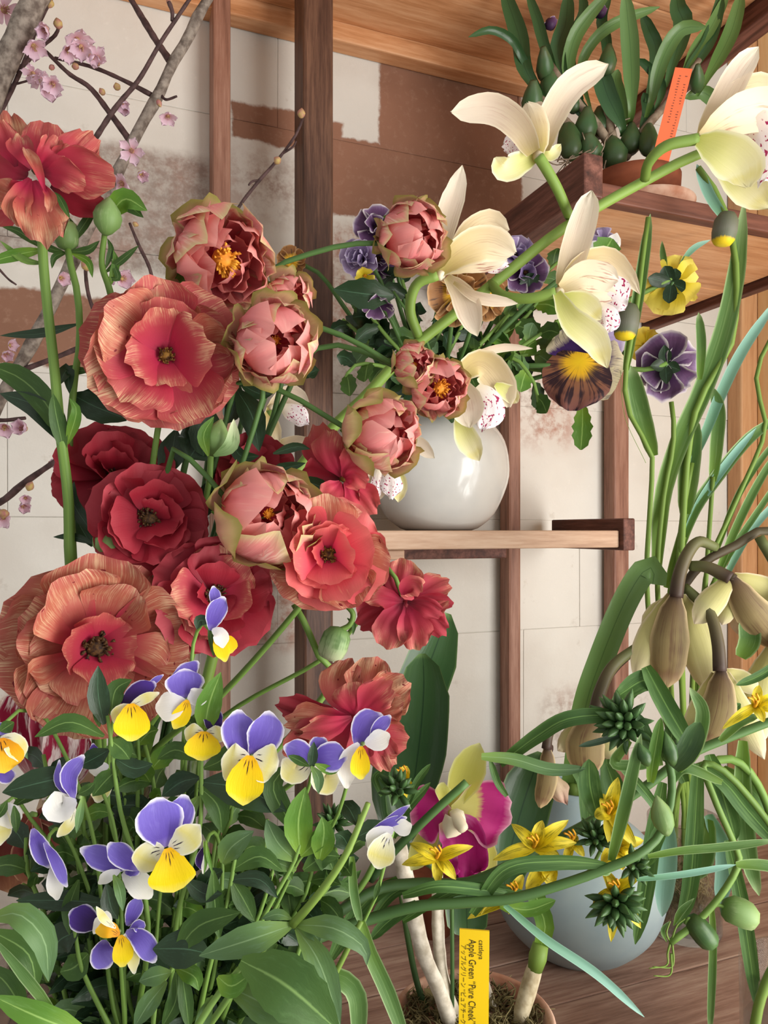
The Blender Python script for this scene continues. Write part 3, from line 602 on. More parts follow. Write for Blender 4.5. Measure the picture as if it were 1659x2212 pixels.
# ---------------------------------------------------------------- cherry branch, top left
D = .80
ch = root('cherry_branch', 'grey cherry branch with pale pink blossoms in the upper left corner', 'branch', P(-110, 2180, D))
def br(name, pts, r, r2, mat, knob=.12): return tube(name, ch, pts, D, r, M[mat], r2, None, 8, knob)
br('branch', [(-110, 2195), (-125, 1800), (-120, 1400), (-80, 1050), (-20, 900), (34, 805), (85, 712), (135, 610), (200, 475), (255, 370), (285, 310), (310, 262), (345, 200), (372, 138), (405, 85), (425, 40), (460, -20)], 20, 11, 'barkg')
br('branch', [(-80, 1050, 2), (-95, 700, 1), (-70, 380, -1), (0, 165, -2), (45, 65, -3), (95, -40, -3)], 22, 28, 'barkg', .2)
br('branch', [(455, -20, .5), (395, 100, .5), (372, 138, .3)], 8, 9, 'barkg')
for pts, r, r2 in [
 ([(205, 300, -2), (250, 232, -2), (300, 172, -2.5), (345, 95, -3), (380, 42, -3), (415, -10, -3)], 5.5, 4),
 ([(372, 138), (340, 92, .5), (308, 40, 1), (278, -10, 1)], 8, 6),
 ([(285, 310), (240, 248), (195, 190, -.5), (150, 160, -1), (100, 112, -1.5)], 7, 4),
 ([(327, 205), (270, 175), (200, 145), (118, 125, -1)], 5.5, 3.5),
 ([(-20, 270), (6, 232), (50, 140), (80, 60), (112, -5)], 5, 4),
 ([(0, 165, -1), (45, 145), (85, 105), (120, 75), (128, 50)], 5, 4),
 ([(-30, 195), (40, 180), (90, 165)], 3, 2),
 ([(34, 805), (150, 760), (300, 690, 2), (420, 570, 3), (495, 480, 3), (522, 438, 3), (560, 390, 3), (600, 345, 3), (640, 290, 3), (655, 252, 3)], 6, 3),
 ([(330, 640, 2), (325, 585), (300, 530), (280, 482)], 4.5, 3),
 ([(215, 700), (192, 640), (185, 580), (195, 555)], 5, 3.5),
 ([(-90, 1120), (0, 1085, -3), (50, 1045, -4), (125, 993, -5)], 9, 6),
 ([(-60, 900), (0, 908), (55, 903)], 5, 4),
 ([(-20, 560), (15, 600), (35, 615)], 3, 2),
 ([(120, 993, -5), (185, 960, -4), (230, 900, -3)], 5, 3),
 ([(345, 200), (358, 215, -.5), (382, 208, -1)], 3, 2.5), ([(560, 390, 3), (545, 392, 2.8), (537, 400, 2.6)], 3, 2), ([(610, 332, 3), (632, 318, 2.6), (640, 305, 2.6)], 2.5, 2),
 ([(372, 45, -3), (372, 25, -3), (365, 5, -3)], 4, 5)]: br('twig', pts, r, r2, 'twig')
def blossom(px, py, D_, r, fx, fy, roll, n=5, tilt=14):
    c = P(px, py, D_); Mx = frame(c, fx, fy, roll); rr = r/F*D_
    f = centre('blossom', ch, Mx, rr*.26, M['cherryc'], 14, .7, 1.1)
    for k in range(n):
        m = Mx @ Matrix.Rotation(2*math.pi*k/5, 4, 'Z') @ Matrix.Translation((0, rr*.12, 0)) @ Matrix.Rotation(RD(tilt), 4, 'X') @ Matrix.Scale(rr, 4)
        link('petal', LIB['cherry'][k % 3], f, m)
q = random.Random(5)
for px, py, r in [(8, 22, 36), (165, 85, 36), (175, 100, 28), (100, 62, 30), (72, 98, 30), (145, 105, 30), (210, 128, 28), (195, 120, 24), (72, 158, 24), (98, 190, 34), (115, 180, 26), (88, 172, 26), (272, 230, 26), (362, 250, 22), (262, 218, 20), (285, 326, 28), (302, 374, 26), (264, 396, 30), (130, 600, 24), (262, 602, 30), (245, 598, 20), (10, 762, 26), (20, 745, 20), (54, 926, 34), (10, 920, 28), (108, 1000, 24), (48, 1090, 26), (8, 1118, 26), (55, 1075, 18), (90, 60, 22), (120, 900, 20), (4, 800, 18)]:
    blossom(px, py, D-.02+q.uniform(-.02, .02), r, q.uniform(-.8, .8), q.uniform(-.9, .5), q.uniform(0, 70), 5, q.choice((8, 25, 45, 60)))
for a, b, r in [((128, 62), (122, 38), 10), ((225, 205), (215, 190), 7), ((255, 195), (250, 178), 8), ((112, 0), (105, 18), 8), ((365, 12), (368, -6), 7), ((650, 255, 3), (652, 233, 3), 9), ((605, 352, 3), (592, 340, 3), 9), ((190, 585), (180, 560), 10), ((178, 575), (190, 560), 8), ((60, 165), (70, 150), 8), ((115, 150), (108, 140), 7), ((165, 150), (160, 135), 8), ((205, 140), (214, 128), 7), ((340, 215), (348, 232), 6), ((60, 1060, -4), (70, 1040, -4), 9), ((10, 1100, -3), (5, 1120, -3), 12), ((85, 855), (95, 845), 12), ((295, 480), (290, 490), 7)]:
    bud('bud', ch, a, b, D-.01, r, M['cherryc'], BUD, 7)
# ---------------------------------------------------------------- red butterfly ranunculus
GR = 'butterfly ranunculus stems'
def rs(label, pts, D_, r=9, mat='stem', base=None, r2=None):
    b = base or (225+R.uniform(-30, 30), 2050)
    full = [(b[0], b[1], (.60-D_)*100)]+pts
    e = root('ranunculus', label, 'flower', P(b[0], b[1], .60), GR); tube('stem', e, full, D_, r, M[mat], r2 or r*.8)
    return e
# copper bloom at the top left edge
D = .50
e = rs('copper-red ranunculus with folded petals at the top left, tall bare stem', [(215, 1640, 8), (175, 1400, 4), (152, 1220), (148, 1080), (130, 930), (118, 800), (100, 640), (92, 540), (88, 440)], D, 14, base=(222, 2050), r2=10)
pets(e, 80, 365, D, [
 ('ran', [(60, 380, 1), (0, 350, 1.5), (-60, 330, 1.5)], 120, dict(ruf=.12)), ('ran', [(60, 400, 1), (10, 430, 1.5), (-50, 460, 2)], 100, dict(ruf=.12)),
 ('ranc', [(60, 370, .6), (30, 300, 1), (15, 240, 1)], 85, dict(ruf=.16)), ('ran', [(35, 360, 0), (10, 300, -.5), (-10, 255, -1)], 60, dict(ruf=.1)),
 ('ran', [(90, 360, 1), (100, 310, 1.5), (105, 262, 1.5)], 105, dict(ruf=.14)), ('ran', [(110, 375, .8), (165, 330, 1), (205, 290, 1)], 85, dict(ruf=.14)),
 ('rand', [(110, 400, .8), (170, 430, 1), (225, 450, 1)], 75, dict(ruf=.1)), ('ran', [(95, 375, 0), (160, 370, -.6), (250, 385, -.6)], 105, dict(ruf=.12)),
 ('ran', [(105, 365, -.2), (140, 345, -.6), (165, 318, -.6)], 60, dict(ruf=.15)),
 ('ranc', [(70, 390, -.4), (85, 450, -1), (100, 528, -1.4)], 110, dict(ruf=.12)), ('ranc', [(60, 395, -.6), (20, 420, -1), (-20, 405, -1)], 70, dict(ruf=.12)),
 ('ranc', [(98, 418, -1.4), (75, 360, -1.8), (52, 316, -1.4)], 30, dict(cup=.9, roll=30)), ('ranc', [(96, 400, -1.2), (108, 430, -1.6), (105, 458, -1.5)], 26, dict(cup=.8)), ('ran', [(85, 365, -.6), (110, 330, -1.2), (125, 295, -1)], 60, dict(ruf=.14)), ('ran', [(70, 365, -.6), (50, 330, -1.2), (40, 290, -1)], 56, dict(ruf=.14)), ('ran', [(95, 375, -.6), (140, 380, -1.4), (185, 400, -1.4)], 70, dict(ruf=.14)), ('ranc', [(65, 385, -.8), (40, 440, -1.4), (45, 490, -1.4)], 60, dict(ruf=.14))], 'eye', 12)
leaves(e, D, [([(95, 540), (60, 545), (0, 560), (-30, 575)], 26, 'lfl'), ([(98, 570), (50, 560), (0, 520)], 16, 'stem'), ([(90, 535), (40, 500), (5, 490)], 18, 'lf'), ([(150, 470, -1), (130, 430, -1), (118, 415, -1)], 16, 'lf'), ([(128, 830), (145, 800, 1), (150, 850, 1)], 30, 'lfd'),
 ([(135, 930), (90, 860, 1), (40, 815, 2), (-20, 790, 2)], 55, 'lf', dict(prof='strap')), ([(140, 960), (80, 880, 1), (0, 850, 2)], 50, 'lfd'), ([(140, 980), (120, 890, -1), (115, 850, -1)], 34, 'lf'), ([(145, 960), (165, 890, -1), (150, 860, -1)], 26, 'lfl')])
# its neighbour carrying two green buds
D = .52
e = rs('green ranunculus stem with two plump buds and narrow leaves under the copper bloom', [(210, 1650, 6), (170, 1350, 3), (150, 1000, 1), (160, 830), (172, 740), (168, 640), (152, 570), (145, 530)], D, 9)
bud('bud', e, (143, 540), (145, 480), D, 26, M['budg'], POD); bud('bud', e, (228, 508), (236, 425), D-.01, 30, M['budg'], BUD, 10, .06)
tube('side_stem', e, [(250, 680, 1), (235, 620), (220, 570), (226, 505)], D, 8, M['stem'], 6)
leaves(e, D, [([(235, 470), (270, 430, -1), (318, 455, -1)], 48, 'lfl'), ([(228, 440), (270, 440), (310, 470)], 30, 'lf'), ([(145, 535), (120, 490), (115, 440)], 18, 'lf'), ([(150, 530), (185, 480), (215, 430)], 20, 'lf'), ([(140, 545), (105, 535), (80, 512)], 16, 'lf'), ([(150, 545), (190, 540), (215, 520)], 18, 'lf'),
 ([(145, 545), (118, 555), (112, 580)], 14, 'lf'), ([(155, 548), (190, 565), (200, 600)], 16, 'lfl'), ([(225, 590), (265, 560), (300, 530)], 16, 'lf'), ([(228, 580), (240, 540), (232, 515)], 14, 'lf'), ([(236, 620), (250, 570), (245, 540)], 18, 'lfl'), ([(230, 600), (255, 600), (240, 560)], 14, 'lf'), ([(150, 540), (160, 500), (150, 470)], 18, 'lf'), ([(170, 700), (90, 720), (0, 725)], 24, 'lfd', dict(roll=30)), ([(165, 745), (195, 755), (215, 748)], 24, 'lfd'), ([(160, 790), (140, 800), (200, 800)], 22, 'lf')])
# the large open blooms
RB = [
 ('large open coral-copper ranunculus facing the viewer beside the ruffled pink ball blooms', [(250, 1650, 8), (300, 1300, 4), (330, 1000, 3), (355, 850, 2)], .50, (358, 768, .50, 158, 'ran', .05, .0, 20, [(6, 2, 1.03, 'ran'), (6, 9, .98, 'ranc'), (5, 18, .88, 'ran'), (4, 34, .6, 'ran')], 'eyeb', .13, 3)),
 ('crimson ranunculus turned upwards, partly hidden behind a darker red bloom', [(240, 1650, 6), (250, 1300, 3), (255, 1120, 2)], .535, (250, 1030, .535, 122, 'rand', -.1, .55, 40, [(6, 5, 1.0, 'rand'), (6, 22, .98, 'rand'), (5, 42, .85, 'rand'), (3, 60, .6, 'rand')], 'eye', .16, 5)),
 ('dark red ranunculus with blackish eye, right of the fat green bud', [(235, 1650, 8), (300, 1400, 4), (325, 1200, 3)], .50, (322, 1122, .50, 125, 'rand', .1, .1, 10, [(6, 4, 1.0, 'rand'), (6, 15, .98, 'rand'), (5, 30, .82, 'rand'), (3, 50, .6, 'rand')], 'eye', .22, 9)),
 ('widest copper streaked ranunculus with dark centre, low on the left', [(220, 1750, 10), (210, 1560, 5), (210, 1450, 2)], .47, (207, 1396, .47, 192, 'ranc', .12, -.12, 0, [(7, 2, 1.0, 'ranc'), (7, 8, .97, 'ranc'), (6, 18, .8, 'ranc'), (4, 34, .55, 'ran')], 'eye', .19, 12)),
 ('deep red ranunculus with dark eye under the big pink ball bloom', [(260, 1700, 8), (400, 1450, 4), (440, 1330, 2)], .50, (462, 1288, .50, 128, 'rand', .1, .1, 30, [(7, 3, 1.02, 'rand'), (6, 12, .98, 'rand'), (5, 24, .8, 'ran'), (3, 45, .5, 'rand')], 'eye', .2, 15)),
 ('bright coral ranunculus with open dark eye, left of the short red bloom', [(270, 1700, 9), (480, 1500, 4), (640, 1320, 2), (700, 1230, 1)], .50, (708, 1198, .50, 128, 'ranp', .12, .05, 15, [(6, 3, 1.02, 'ranc'), (5, 14, .98, 'ranp'), (5, 28, .82, 'ranp'), (4, 50, .55, 'ranp')], 'eyeb', .17, 18)),
 ('shadowed dark red ranunculus seen edge-on behind the pink ball bloom', [(260, 1700, 5), (420, 1400, 2), (530, 1150, 1)], .56, (545, 1022, .56, 90, 'rand', .1, .9, 30, [(6, 5, 1.0, 'rand'), (6, 22, .95, 'rand'), (5, 45, .8, 'rand')], 'eye', .2, 21)),
]
for lb, st, D, b in RB:
    e = rs(lb, st+[(b[0], b[1], (b[2]-D)*100+.6)], D, 8)
    bloom(e, *b[:5], fx=b[5], fy=b[6], roll=b[7], layers=b[8], eye=b[9], eyer=b[10], seed=b[11])
# short red bloom seen from behind, with its bud
D = .52
e = rs('short red ranunculus turned away, below the middle shelf edge', [(280, 1750, 7), (480, 1550, 4), (700, 1420, 3), (800, 1300, 1), (822, 1215, .8), (850, 1240, .5), (870, 1290, .4)], D, 6)
pets(e, 875, 1305, D, [
 ('rand', [(870, 1300, .8), (835, 1280, 1), (790, 1245, 1)], 75, dict(ruf=.12)), ('ran', [(870, 1300, .5), (868, 1250, .8), (872, 1206, .8)], 92, dict(ruf=.1)), ('ran', [(880, 1300, .5), (930, 1275, .8), (972, 1258, .8)], 72, dict(ruf=.12)),
 ('rand', [(880, 1305, .3), (930, 1300, .3), (980, 1305, .2)], 42, dict(ruf=.12)), ('ran', [(885, 1310, .2), (930, 1320, 0), (970, 1300, -.4)], 34, dict(ruf=.12)), ('rand', [(865, 1305, .3), (820, 1320, .3), (775, 1355, .4)], 80, dict(ruf=.12)),
 ('rand', [(880, 1305, .3), (930, 1340, .3), (962, 1372, .3)], 62, dict(ruf=.12)), ('ran', [(870, 1300, 0), (850, 1350, -.3), (835, 1402, -.4)], 90, dict(ruf=.1)), ('ran', [(878, 1300, 0), (893, 1350, -.4), (900, 1405, -.4)], 80, dict(ruf=.1)),
 ('ran', [(870, 1298, -.3), (815, 1290, -.6), (790, 1300, -.6)], 55, dict(ruf=.14)), ('ran', [(870, 1295, -.5), (890, 1270, -1), (905, 1285, -1.2)], 60, dict(ruf=.14)), ('rand', [(880, 1300, -.6), (920, 1310, -1), (955, 1330, -1)], 45, dict(ruf=.14))], 'rand', 10)
# low copper cup bloom
D = .47
e = rs('low coppery cup-shaped ranunculus in front of the big orchid leaf', [(280, 1850, 10), (520, 1760, 6), (700, 1640, 3), (755, 1575, 1)], D, 7)
pets(e, 765, 1550, D, [
 ('ranc', [(760, 1545, 1), (735, 1490, 2), (760, 1425, 2.2)], 95, dict(ruf=.1)), ('ranc', [(780, 1545, 1), (800, 1480, 2), (815, 1420, 2)], 115, dict(ruf=.12)), ('ranc', [(785, 1550, .6), (840, 1500, 1), (882, 1470, 1)], 105, dict(ruf=.12)),
 ('ranc', [(785, 1555, .4), (830, 1530, .4), (868, 1510, .2)], 80, dict(ruf=.12)), ('ran', [(770, 1545, 0), (765, 1510, -.4), (762, 1472, -.4)], 100, dict(ruf=.08, cup=-.3)),
 ('rand', [(755, 1550, .6), (680, 1545, .8), (598, 1518, .8)], 70, dict(ruf=.12)), ('ranc', [(755, 1550, .2), (690, 1555, 0), (615, 1560, -.2)], 75, dict(ruf=.14)), ('ran', [(755, 1555, 0), (690, 1590, -.2), (610, 1625, -.4)], 95, dict(ruf=.1)), ('ran', [(765, 1555, -.2), (730, 1590, -.5), (700, 1640, -.6)], 95, dict(ruf=.1)),
 ('ran', [(785, 1560, 0), (830, 1590, 0), (882, 1600, 0)], 90, dict(ruf=.12)), ('ran', [(780, 1560, -.2), (815, 1610, -.4), (842, 1665, -.5)], 75, dict(ruf=.12)), ('rand', [(770, 1555, -.3), (780, 1590, -.7), (790, 1640, -.8)], 70, dict(ruf=.1)), ('ran', [(775, 1548, -.3), (810, 1505, -.8), (842, 1470, -.8)], 80, dict(ruf=.14)), ('ran', [(760, 1550, -.4), (700, 1575, -.9), (650, 1585, -1)], 60, dict(ruf=.14))], 'rand', 9)
# coral side bloom next to the pink balls
D = .54
e = rs('coral pink ranunculus in side view beside the lower pink ball blooms', [(265, 1750, 5), (420, 1400, 2), (640, 1130, 1.5), (735, 1040, .6)], D, 7)
pets(e, 742, 1030, D, [
 ('ran', [(740, 1030, .6), (700, 980, 1), (690, 915, 1)], 85, dict(ruf=.1)), ('rand', [(735, 1035, .4), (690, 1035, .6), (648, 1040, .8)], 90, dict(ruf=.1)), ('ran', [(740, 1030, 0), (715, 975, -.4), (720, 930, -.4)], 80, dict(ruf=.08, cup=-.3)),
 ('ranp', [(740, 1030, -.2), (765, 995, -.6), (775, 960, -.6)], 70, dict(ruf=.1)), ('ranp', [(745, 1035, -.2), (765, 1030, -.8), (790, 1050, -1)], 60, dict(ruf=.12)), ('ranp', [(745, 1040, 0), (780, 1075, 0), (808, 1112, 0)], 80, dict(ruf=.14)), ('ran', [(740, 1045, .2), (750, 1080, .2), (765, 1100, .2)], 70, dict(ruf=.1)), ('ranp', [(735, 1040, -.4), (720, 1060, -.8), (700, 1080, -.8)], 60, dict(ruf=.1))], 'eyeb', 10)
# ---------------------------------------------------------------- ruffled pink-and-green ball ranunculus
BB = [
 ('largest ruffled pink ball ranunculus with yellow stamens, high beside the back-left post', [(300, 1700, 8), (400, 1300, 5), (460, 900, 4), (470, 680, 3)], .53, (478, 560, .53, 112, .35, -.05, 20, .95, 1, 5, 9, 14, .9)),
 ('greenish pink ball ranunculus in front of the main post, below the largest one', [(300, 1700, 8), (420, 1300, 5), (540, 950, 3), (570, 830, 2)], .50, (592, 738, .50, 92, .3, .15, 50, 1.0, 2, 6, 9, 11, .2)),
 ('small russet ball ranunculus tucked behind the greenish pink one', [(320, 1700, 5), (440, 1300, 2), (590, 900, 1), (620, 700, .5)], .56, (622, 645, .56, 58, .4, .1, 80, 1.0, 3, 5, 7, 8, 0)),
 ('rounded pink ball ranunculus left of the upright ivory orchid petal', [(330, 1700, 3), (450, 1200, 0), (590, 640, 0), (600, 577, 0), (680, 545, 0), (760, 527, 0), (836, 525, 0)], .58, (892, 512, .58, 74, .45, .1, 10, 1.15, 4, 6, 9, 11, 0)),
 ('closed rosy bud-like ball ranunculus in front of the pansy leaves', [(330, 1700, 3), (450, 1250, 0), (600, 780, 0), (668, 706, 0), (760, 735, 0), (850, 788, 0)], .56, (893, 788, .56, 46, .5, .1, 0, 1.1, 5, 5, 8, 7, -.1)),
 ('opened pale pink ball ranunculus with yellow heart above the white vase', [(340, 1700, 3), (460, 1250, 0), (620, 850, 0), (685, 752, 0), (770, 755, 0), (870, 800, 0), (930, 830, .5)], .57, (948, 838, .57, 64, .4, -.05, 0, 1.05, 6, 5, 8, 11, .6)),
 ('salmon pink ball ranunculus against the left side of the white vase', [(330, 1700, 6), (420, 1200, 3), (490, 900, 1), (520, 822, 0), (620, 850, 0), (735, 918, 0)], .53, (826, 935, .53, 84, .55, .0, 30, 1.05, 7, 6, 9, 11, 0)),
 ('plump salmon ball ranunculus in the middle of the red blooms', [(300, 1750, 9), (330, 1300, 4), (365, 1000, 1), (400, 985, 0), (470, 1055, 0)], .49, (574, 1112, .49, 108, .45, .1, 60, 1.05, 8, 6, 9, 12, .1)),
]
for lb, st, D, b in BB:
    e = rs(lb, st+[(b[0]-b[3]*.5, b[1]+10, 1)], D, 7, 'stemd')
    ball(e, b[0], b[1], b[2], b[3], fx=b[4], fy=b[5], roll=b[6], sy=b[7], seed=b[8], outer=b[9], mid=b[10], inner=b[11], open_=b[12])
    x, y, r = b[0], b[1], b[3]
    for k in range(3):
        a = 2.6+k*.6; blade('sepal', e, [(x-r*.45, y+r*.15, 1.5), (x+math.cos(a)*r*.8, y+math.sin(a)*r*.75, 1.6), (x+math.cos(a)*r*1.1, y+math.sin(a)*r*1.0, 1.2)], b[2], r*.4, M['lfl'])
# buds on stems of their own
D = .50
e = rs('fat green ranunculus bud in front of the dark red bloom', [(225, 1600, 5), (200, 1300, 2), (208, 1220, .5), (222, 1195)], D, 6); bud('bud', e, (228, 1205), (245, 1125), D-.005, 33, M['budg'], BUD, 12, .05); leaves(e, D, [([(205, 1175), (160, 1160), (115, 1160)], 18, 'lfd'), ([(210, 1165, .5), (160, 1090, .5), (160, 1040, .5)], 30, 'lfd')])
e = rs('green ranunculus bud with opening sepals under the large coral bloom', [(240, 1650, 7), (380, 1300, 4), (445, 1080, 2), (455, 985, 1)], .52, 8); bud('bud', e, (455, 985), (478, 905), .52, 30, M['budg'], BUD, 10, .05); blade('sepal', e, [(462, 985, -1), (500, 960, -1), (505, 905, -1)], .52, 32, M['budp']); blade('sepal', e, [(450, 985, -1), (440, 940, -1), (462, 900, -1)], .52, 28, M['lfl'])
e = rs('striped nodding ranunculus bud in front of the main post', [(290, 1800, 6), (560, 1650, 3), (715, 1478, 2), (690, 1420, 1), (660, 1350, 1), (635, 1305, 1)], .52, 8, r2=7); tube('side_stem', e, [(740, 1300), (762, 1325), (755, 1350), (732, 1362)], .52, 6, M['stem']); bud('bud', e, (735, 1355), (710, 1425), .52, 31, M['budp'], POD, 12, .05); leaves(e, .52, [([(750, 1335), (764, 1350), (762, 1372)], 10, 'lf')])
# dark rose-type leaves among the blooms
D = .54
e = root('rose_sprig', 'stem of dark glossy toothed leaves between the red blooms', 'stem', P(250, 2000, .60)); tube('stem', e, [(250, 2000, 6), (300, 1500, 3), (380, 1100, 1), (430, 900), (520, 800)], D, 7, M['stemd'])
leaves(e, D, [([(275, 905, -1), (210, 880, -1.5), (150, 850, -1.5)], 66, dict(ser=.2)), ([(275, 900, -.5), (235, 860, -.5), (180, 845, -.5)], 50), ([(510, 840), (545, 900, -.5), (560, 975, -.5)], 58), ([(515, 830), (500, 890), (490, 915)], 52), ([(520, 830), (560, 850), (590, 850)], 30), ([(420, 900), (430, 950), (410, 990)], 90, dict(prof='paddle')), ([(460, 890), (440, 960), (440, 985)], 80), ([(640, 815), (665, 800), (690, 800)], 34), ([(660, 810), (670, 805), (688, 798)], 30), ([(380, 930), (370, 980), (350, 1030)], 60), ([(620, 1060), (600, 1020), (660, 1000)], 30), ([(590, 980), (640, 965), (670, 970)], 22), ([(630, 1040), (690, 1050), (720, 1090)], 34), ([(420, 1080), (460, 1060), (440, 1120)], 50), ([(200, 1180, 1), (170, 1130, 1), (155, 1080, 1)], 40), ([(470, 1100), (490, 1060), (500, 1030)], 40), ([(500, 950), (520, 985), (560, 985)], 30), ([(240, 1260), (236, 1230), (230, 1200)], 30), ([(520, 720), (505, 700), (490, 690)], 40)], 'lfd', ser=.1)
# ---------------------------------------------------------------- ivory spotted orchid spray
D = .66
cy1 = root('orchid_spray', 'arching spray of ivory orchids with pink-spotted lips', 'flower', P(396, 1850, .66))
tube('stem', cy1, [(396, 1980, 0), (410, 1700, 0), (470, 1380, 0), (590, 1100, 0), (700, 945, 0), (790, 855), (850, 790), (910, 735), (1000, 665), (1100, 585), (1200, 505), (1300, 442), (1400, 387), (1470, 350), (1530, 325)], D, 13, M['steml'], 11, 60)
def cym(cx, cy, D_, rows, ped=None, hr=12):
    fl = pets(cy1, cx, cy, D_, [], 'cymb', hr, 'tepal')
    if ped: tube('pedicel', fl, ped, D_, 11, M['steml'], 12)
    for r in rows:
        kw = dict(prof='tepal', nu=6, nv=12, cup=.3, ruf=.04); kw.update(r[3] if len(r) > 3 else {}); nm = kw.pop('name', 'tepal')
        if r[0] == 'lip': kw = {**kw, 'prof': 'lip', 'ruf': .12, 'cup': -.3}; nm = 'lip'
        blade(nm, fl, r[1], D_, r[2], M[r[0]], **kw)
cym(1160, 335, .63, [('lip', [(1155, 325, 2), (1125, 300, 3), (1098, 270, 3.5)], 60), ('lip', [(1140, 330, 2), (1110, 315, 3), (1085, 320, 3)], 50), ('cymg', [(1165, 330, 1.5), (1190, 335, 1.5), (1212, 312, 1.5)], 26),
 ('cymg', [(1158, 342, .5), (1125, 352, .2), (1090, 365, 0), (1070, 340, -.3)], 54, dict(prof='paddle')), ('cym', [(1172, 325, .6), (1190, 255, 1), (1235, 185, 1.2), (1312, 138, 1.2)], 62, dict(prof='strap')), ('cym', [(1168, 270, 1.6), (1165, 235, 2), (1155, 222, 2)], 30),
 ('cymb', [(1165, 335, 0), (1155, 280, .3), (1138, 222, .8)], 66, dict(prof='paddle', cup=-.3)), ('cym', [(1152, 330, -.4), (1118, 270, -.8), (1060, 235, -.8), (975, 242, -.6)], 62, dict(prof='strap'))], [(1230, 468, 3), (1205, 410, 1.2), (1180, 365, .3), (1163, 338)])
cym(1512, 300, .62, [('cym', [(1518, 295, .6), (1560, 220, 1), (1600, 150, 1.2), (1638, 102, 1.2)], 58, dict(prof='strap')), ('cymb', [(1520, 295, 1), (1570, 225, 1.6), (1640, 190, 2), (1720, 215, 2)], 62), ('lips', [(1515, 298, 0), (1580, 255, 0), (1650, 235, 0), (1720, 250, 0)], 88), ('lip', [(1590, 250, 1), (1640, 285, .5), (1655, 340, 0), (1640, 398, -.3)], 95),
 ('cymg', [(1540, 335, 1), (1600, 385, 1), (1665, 450, 1)], 80), ('cymg', [(1508, 303, -.3), (1560, 325, -.8), (1605, 360, -.8), (1616, 405, -.6)], 92, dict(prof='paddle')), ('cym', [(1570, 340, 1.5), (1590, 320, 1.5), (1620, 330, 1.4)], 50)], [(1393, 387, 3), (1402, 350, 1.5), (1440, 315, .4), (1508, 300, 0)])
cym(948, 592, .63, [('cym', [(955, 575, .6), (962, 490, 1), (985, 410, 1.2), (999, 358, 1.2)], 52), ('cymb', [(965, 575, 1.2), (1015, 505, 1.6), (1060, 478, 1.8), (1098, 498, 1.8)], 56, dict(prof='paddle')), ('lip', [(1000, 570, 1), (1060, 565, 1), (1100, 575, 1)], 50), ('lips', [(960, 585, .6), (1020, 560, .6), (1095, 560, .6)], 60),
 ('cymb', [(948, 590, 0), (990, 550, -.5), (1050, 525, -.5), (1112, 548, -.2)], 78, dict(prof='paddle')), ('cym', [(965, 598, 0), (1000, 640, 0), (1032, 725, 0)], 58), ('cym', [(980, 610, -.4), (1030, 640, -.6), (1118, 655, -.4)], 32, dict(roll=35))], [(905, 728, 3), (886, 670, 1.5), (900, 615, .4), (945, 594, 0)])
cym(1205, 630, .63, [('cym', [(1215, 618, 1), (1240, 545, 1.3), (1262, 470, 1.3), (1278, 412, 1.2)], 62, dict(prof='strap')), ('cymb', [(1208, 622, 1.2), (1250, 570, 1.4), (1310, 555, 1.6), (1352, 590, 1.8), (1382, 635, 1.8)], 44), ('lip', [(1270, 625, .8), (1320, 640, .6), (1352, 665, .4)], 92), ('lip', [(1290, 660, .4), (1310, 690, .2), (1310, 722, .2)], 58), ('lips', [(1210, 628, .6), (1270, 625, .4), (1335, 640, .4)], 56),
 ('lips', [(1210, 622, .2), (1265, 595, -.2), (1335, 605, -.3)], 66, dict(prof='paddle')), ('cymg', [(1215, 640, -.2), (1260, 655, -.4), (1298, 690, -.4)], 52), ('cymg', [(1203, 632, -.4), (1235, 690, -.8), (1285, 735, -.8), (1312, 795, -.5)], 62)], [(1060, 612, 3), (1085, 638, 1.6), (1140, 645, .6), (1200, 632, 0)])
cym(985, 822, .64, [('cym', [(990, 812, 1), (1030, 768, 1.4), (1085, 750, 1.6), (1150, 752, 1.6)], 24, dict(roll=40)), ('cymb', [(985, 818, .8), (1035, 785, 1), (1075, 820, 1.2), (1098, 880, 1.2)], 72, dict(prof='paddle')), ('lip', [(1025, 840, .6), (1055, 875, .4), (1042, 930, .3)], 72), ('cymg', [(1070, 830, 1), (1100, 850, 1.2), (1118, 870, 1)], 36, dict(prof='paddle')), ('cymg', [(990, 895, .4), (1005, 940, .2), (1036, 995, .2)], 52), ('cym', [(985, 822, -.2), (1005, 865, -.6), (1015, 925, -.6)], 74)], [(850, 790, 3), (900, 820, 2), (985, 822, 0)])
cym(585, 880, .67, [('cym', [(580, 885, 0), (625, 855, 0), (668, 870, 0)], 46), ('lip', [(610, 880, -.4), (640, 895, -.6), (668, 915, -.6)], 44), ('cymb', [(582, 880, -.2), (585, 920, -.4), (600, 965, -.4)], 40), ('cym', [(600, 955, .3), (640, 955, .3), (690, 965, .3)], 30)], [(640, 1040, 1), (600, 960, 1), (585, 885, 0)])
cym(845, 990, .66, [('cym', [(830, 1000, 0), (815, 1040, 0), (800, 1085, 0)], 56), ('lip', [(840, 1005, -.4), (845, 1040, -.6), (845, 1078, -.6)], 50), ('cymg', [(850, 1000, 0), (862, 1045, 0), (860, 1085, 0)], 36), ('cym', [(860, 960, .5), (895, 955, .5), (938, 990, .5)], 34), ('lip', [(820, 1010, -.3), (810, 1060, -.5), (800, 1085, -.5)], 30)], [(740, 905, 1), (800, 950, .6), (842, 988, 0)])
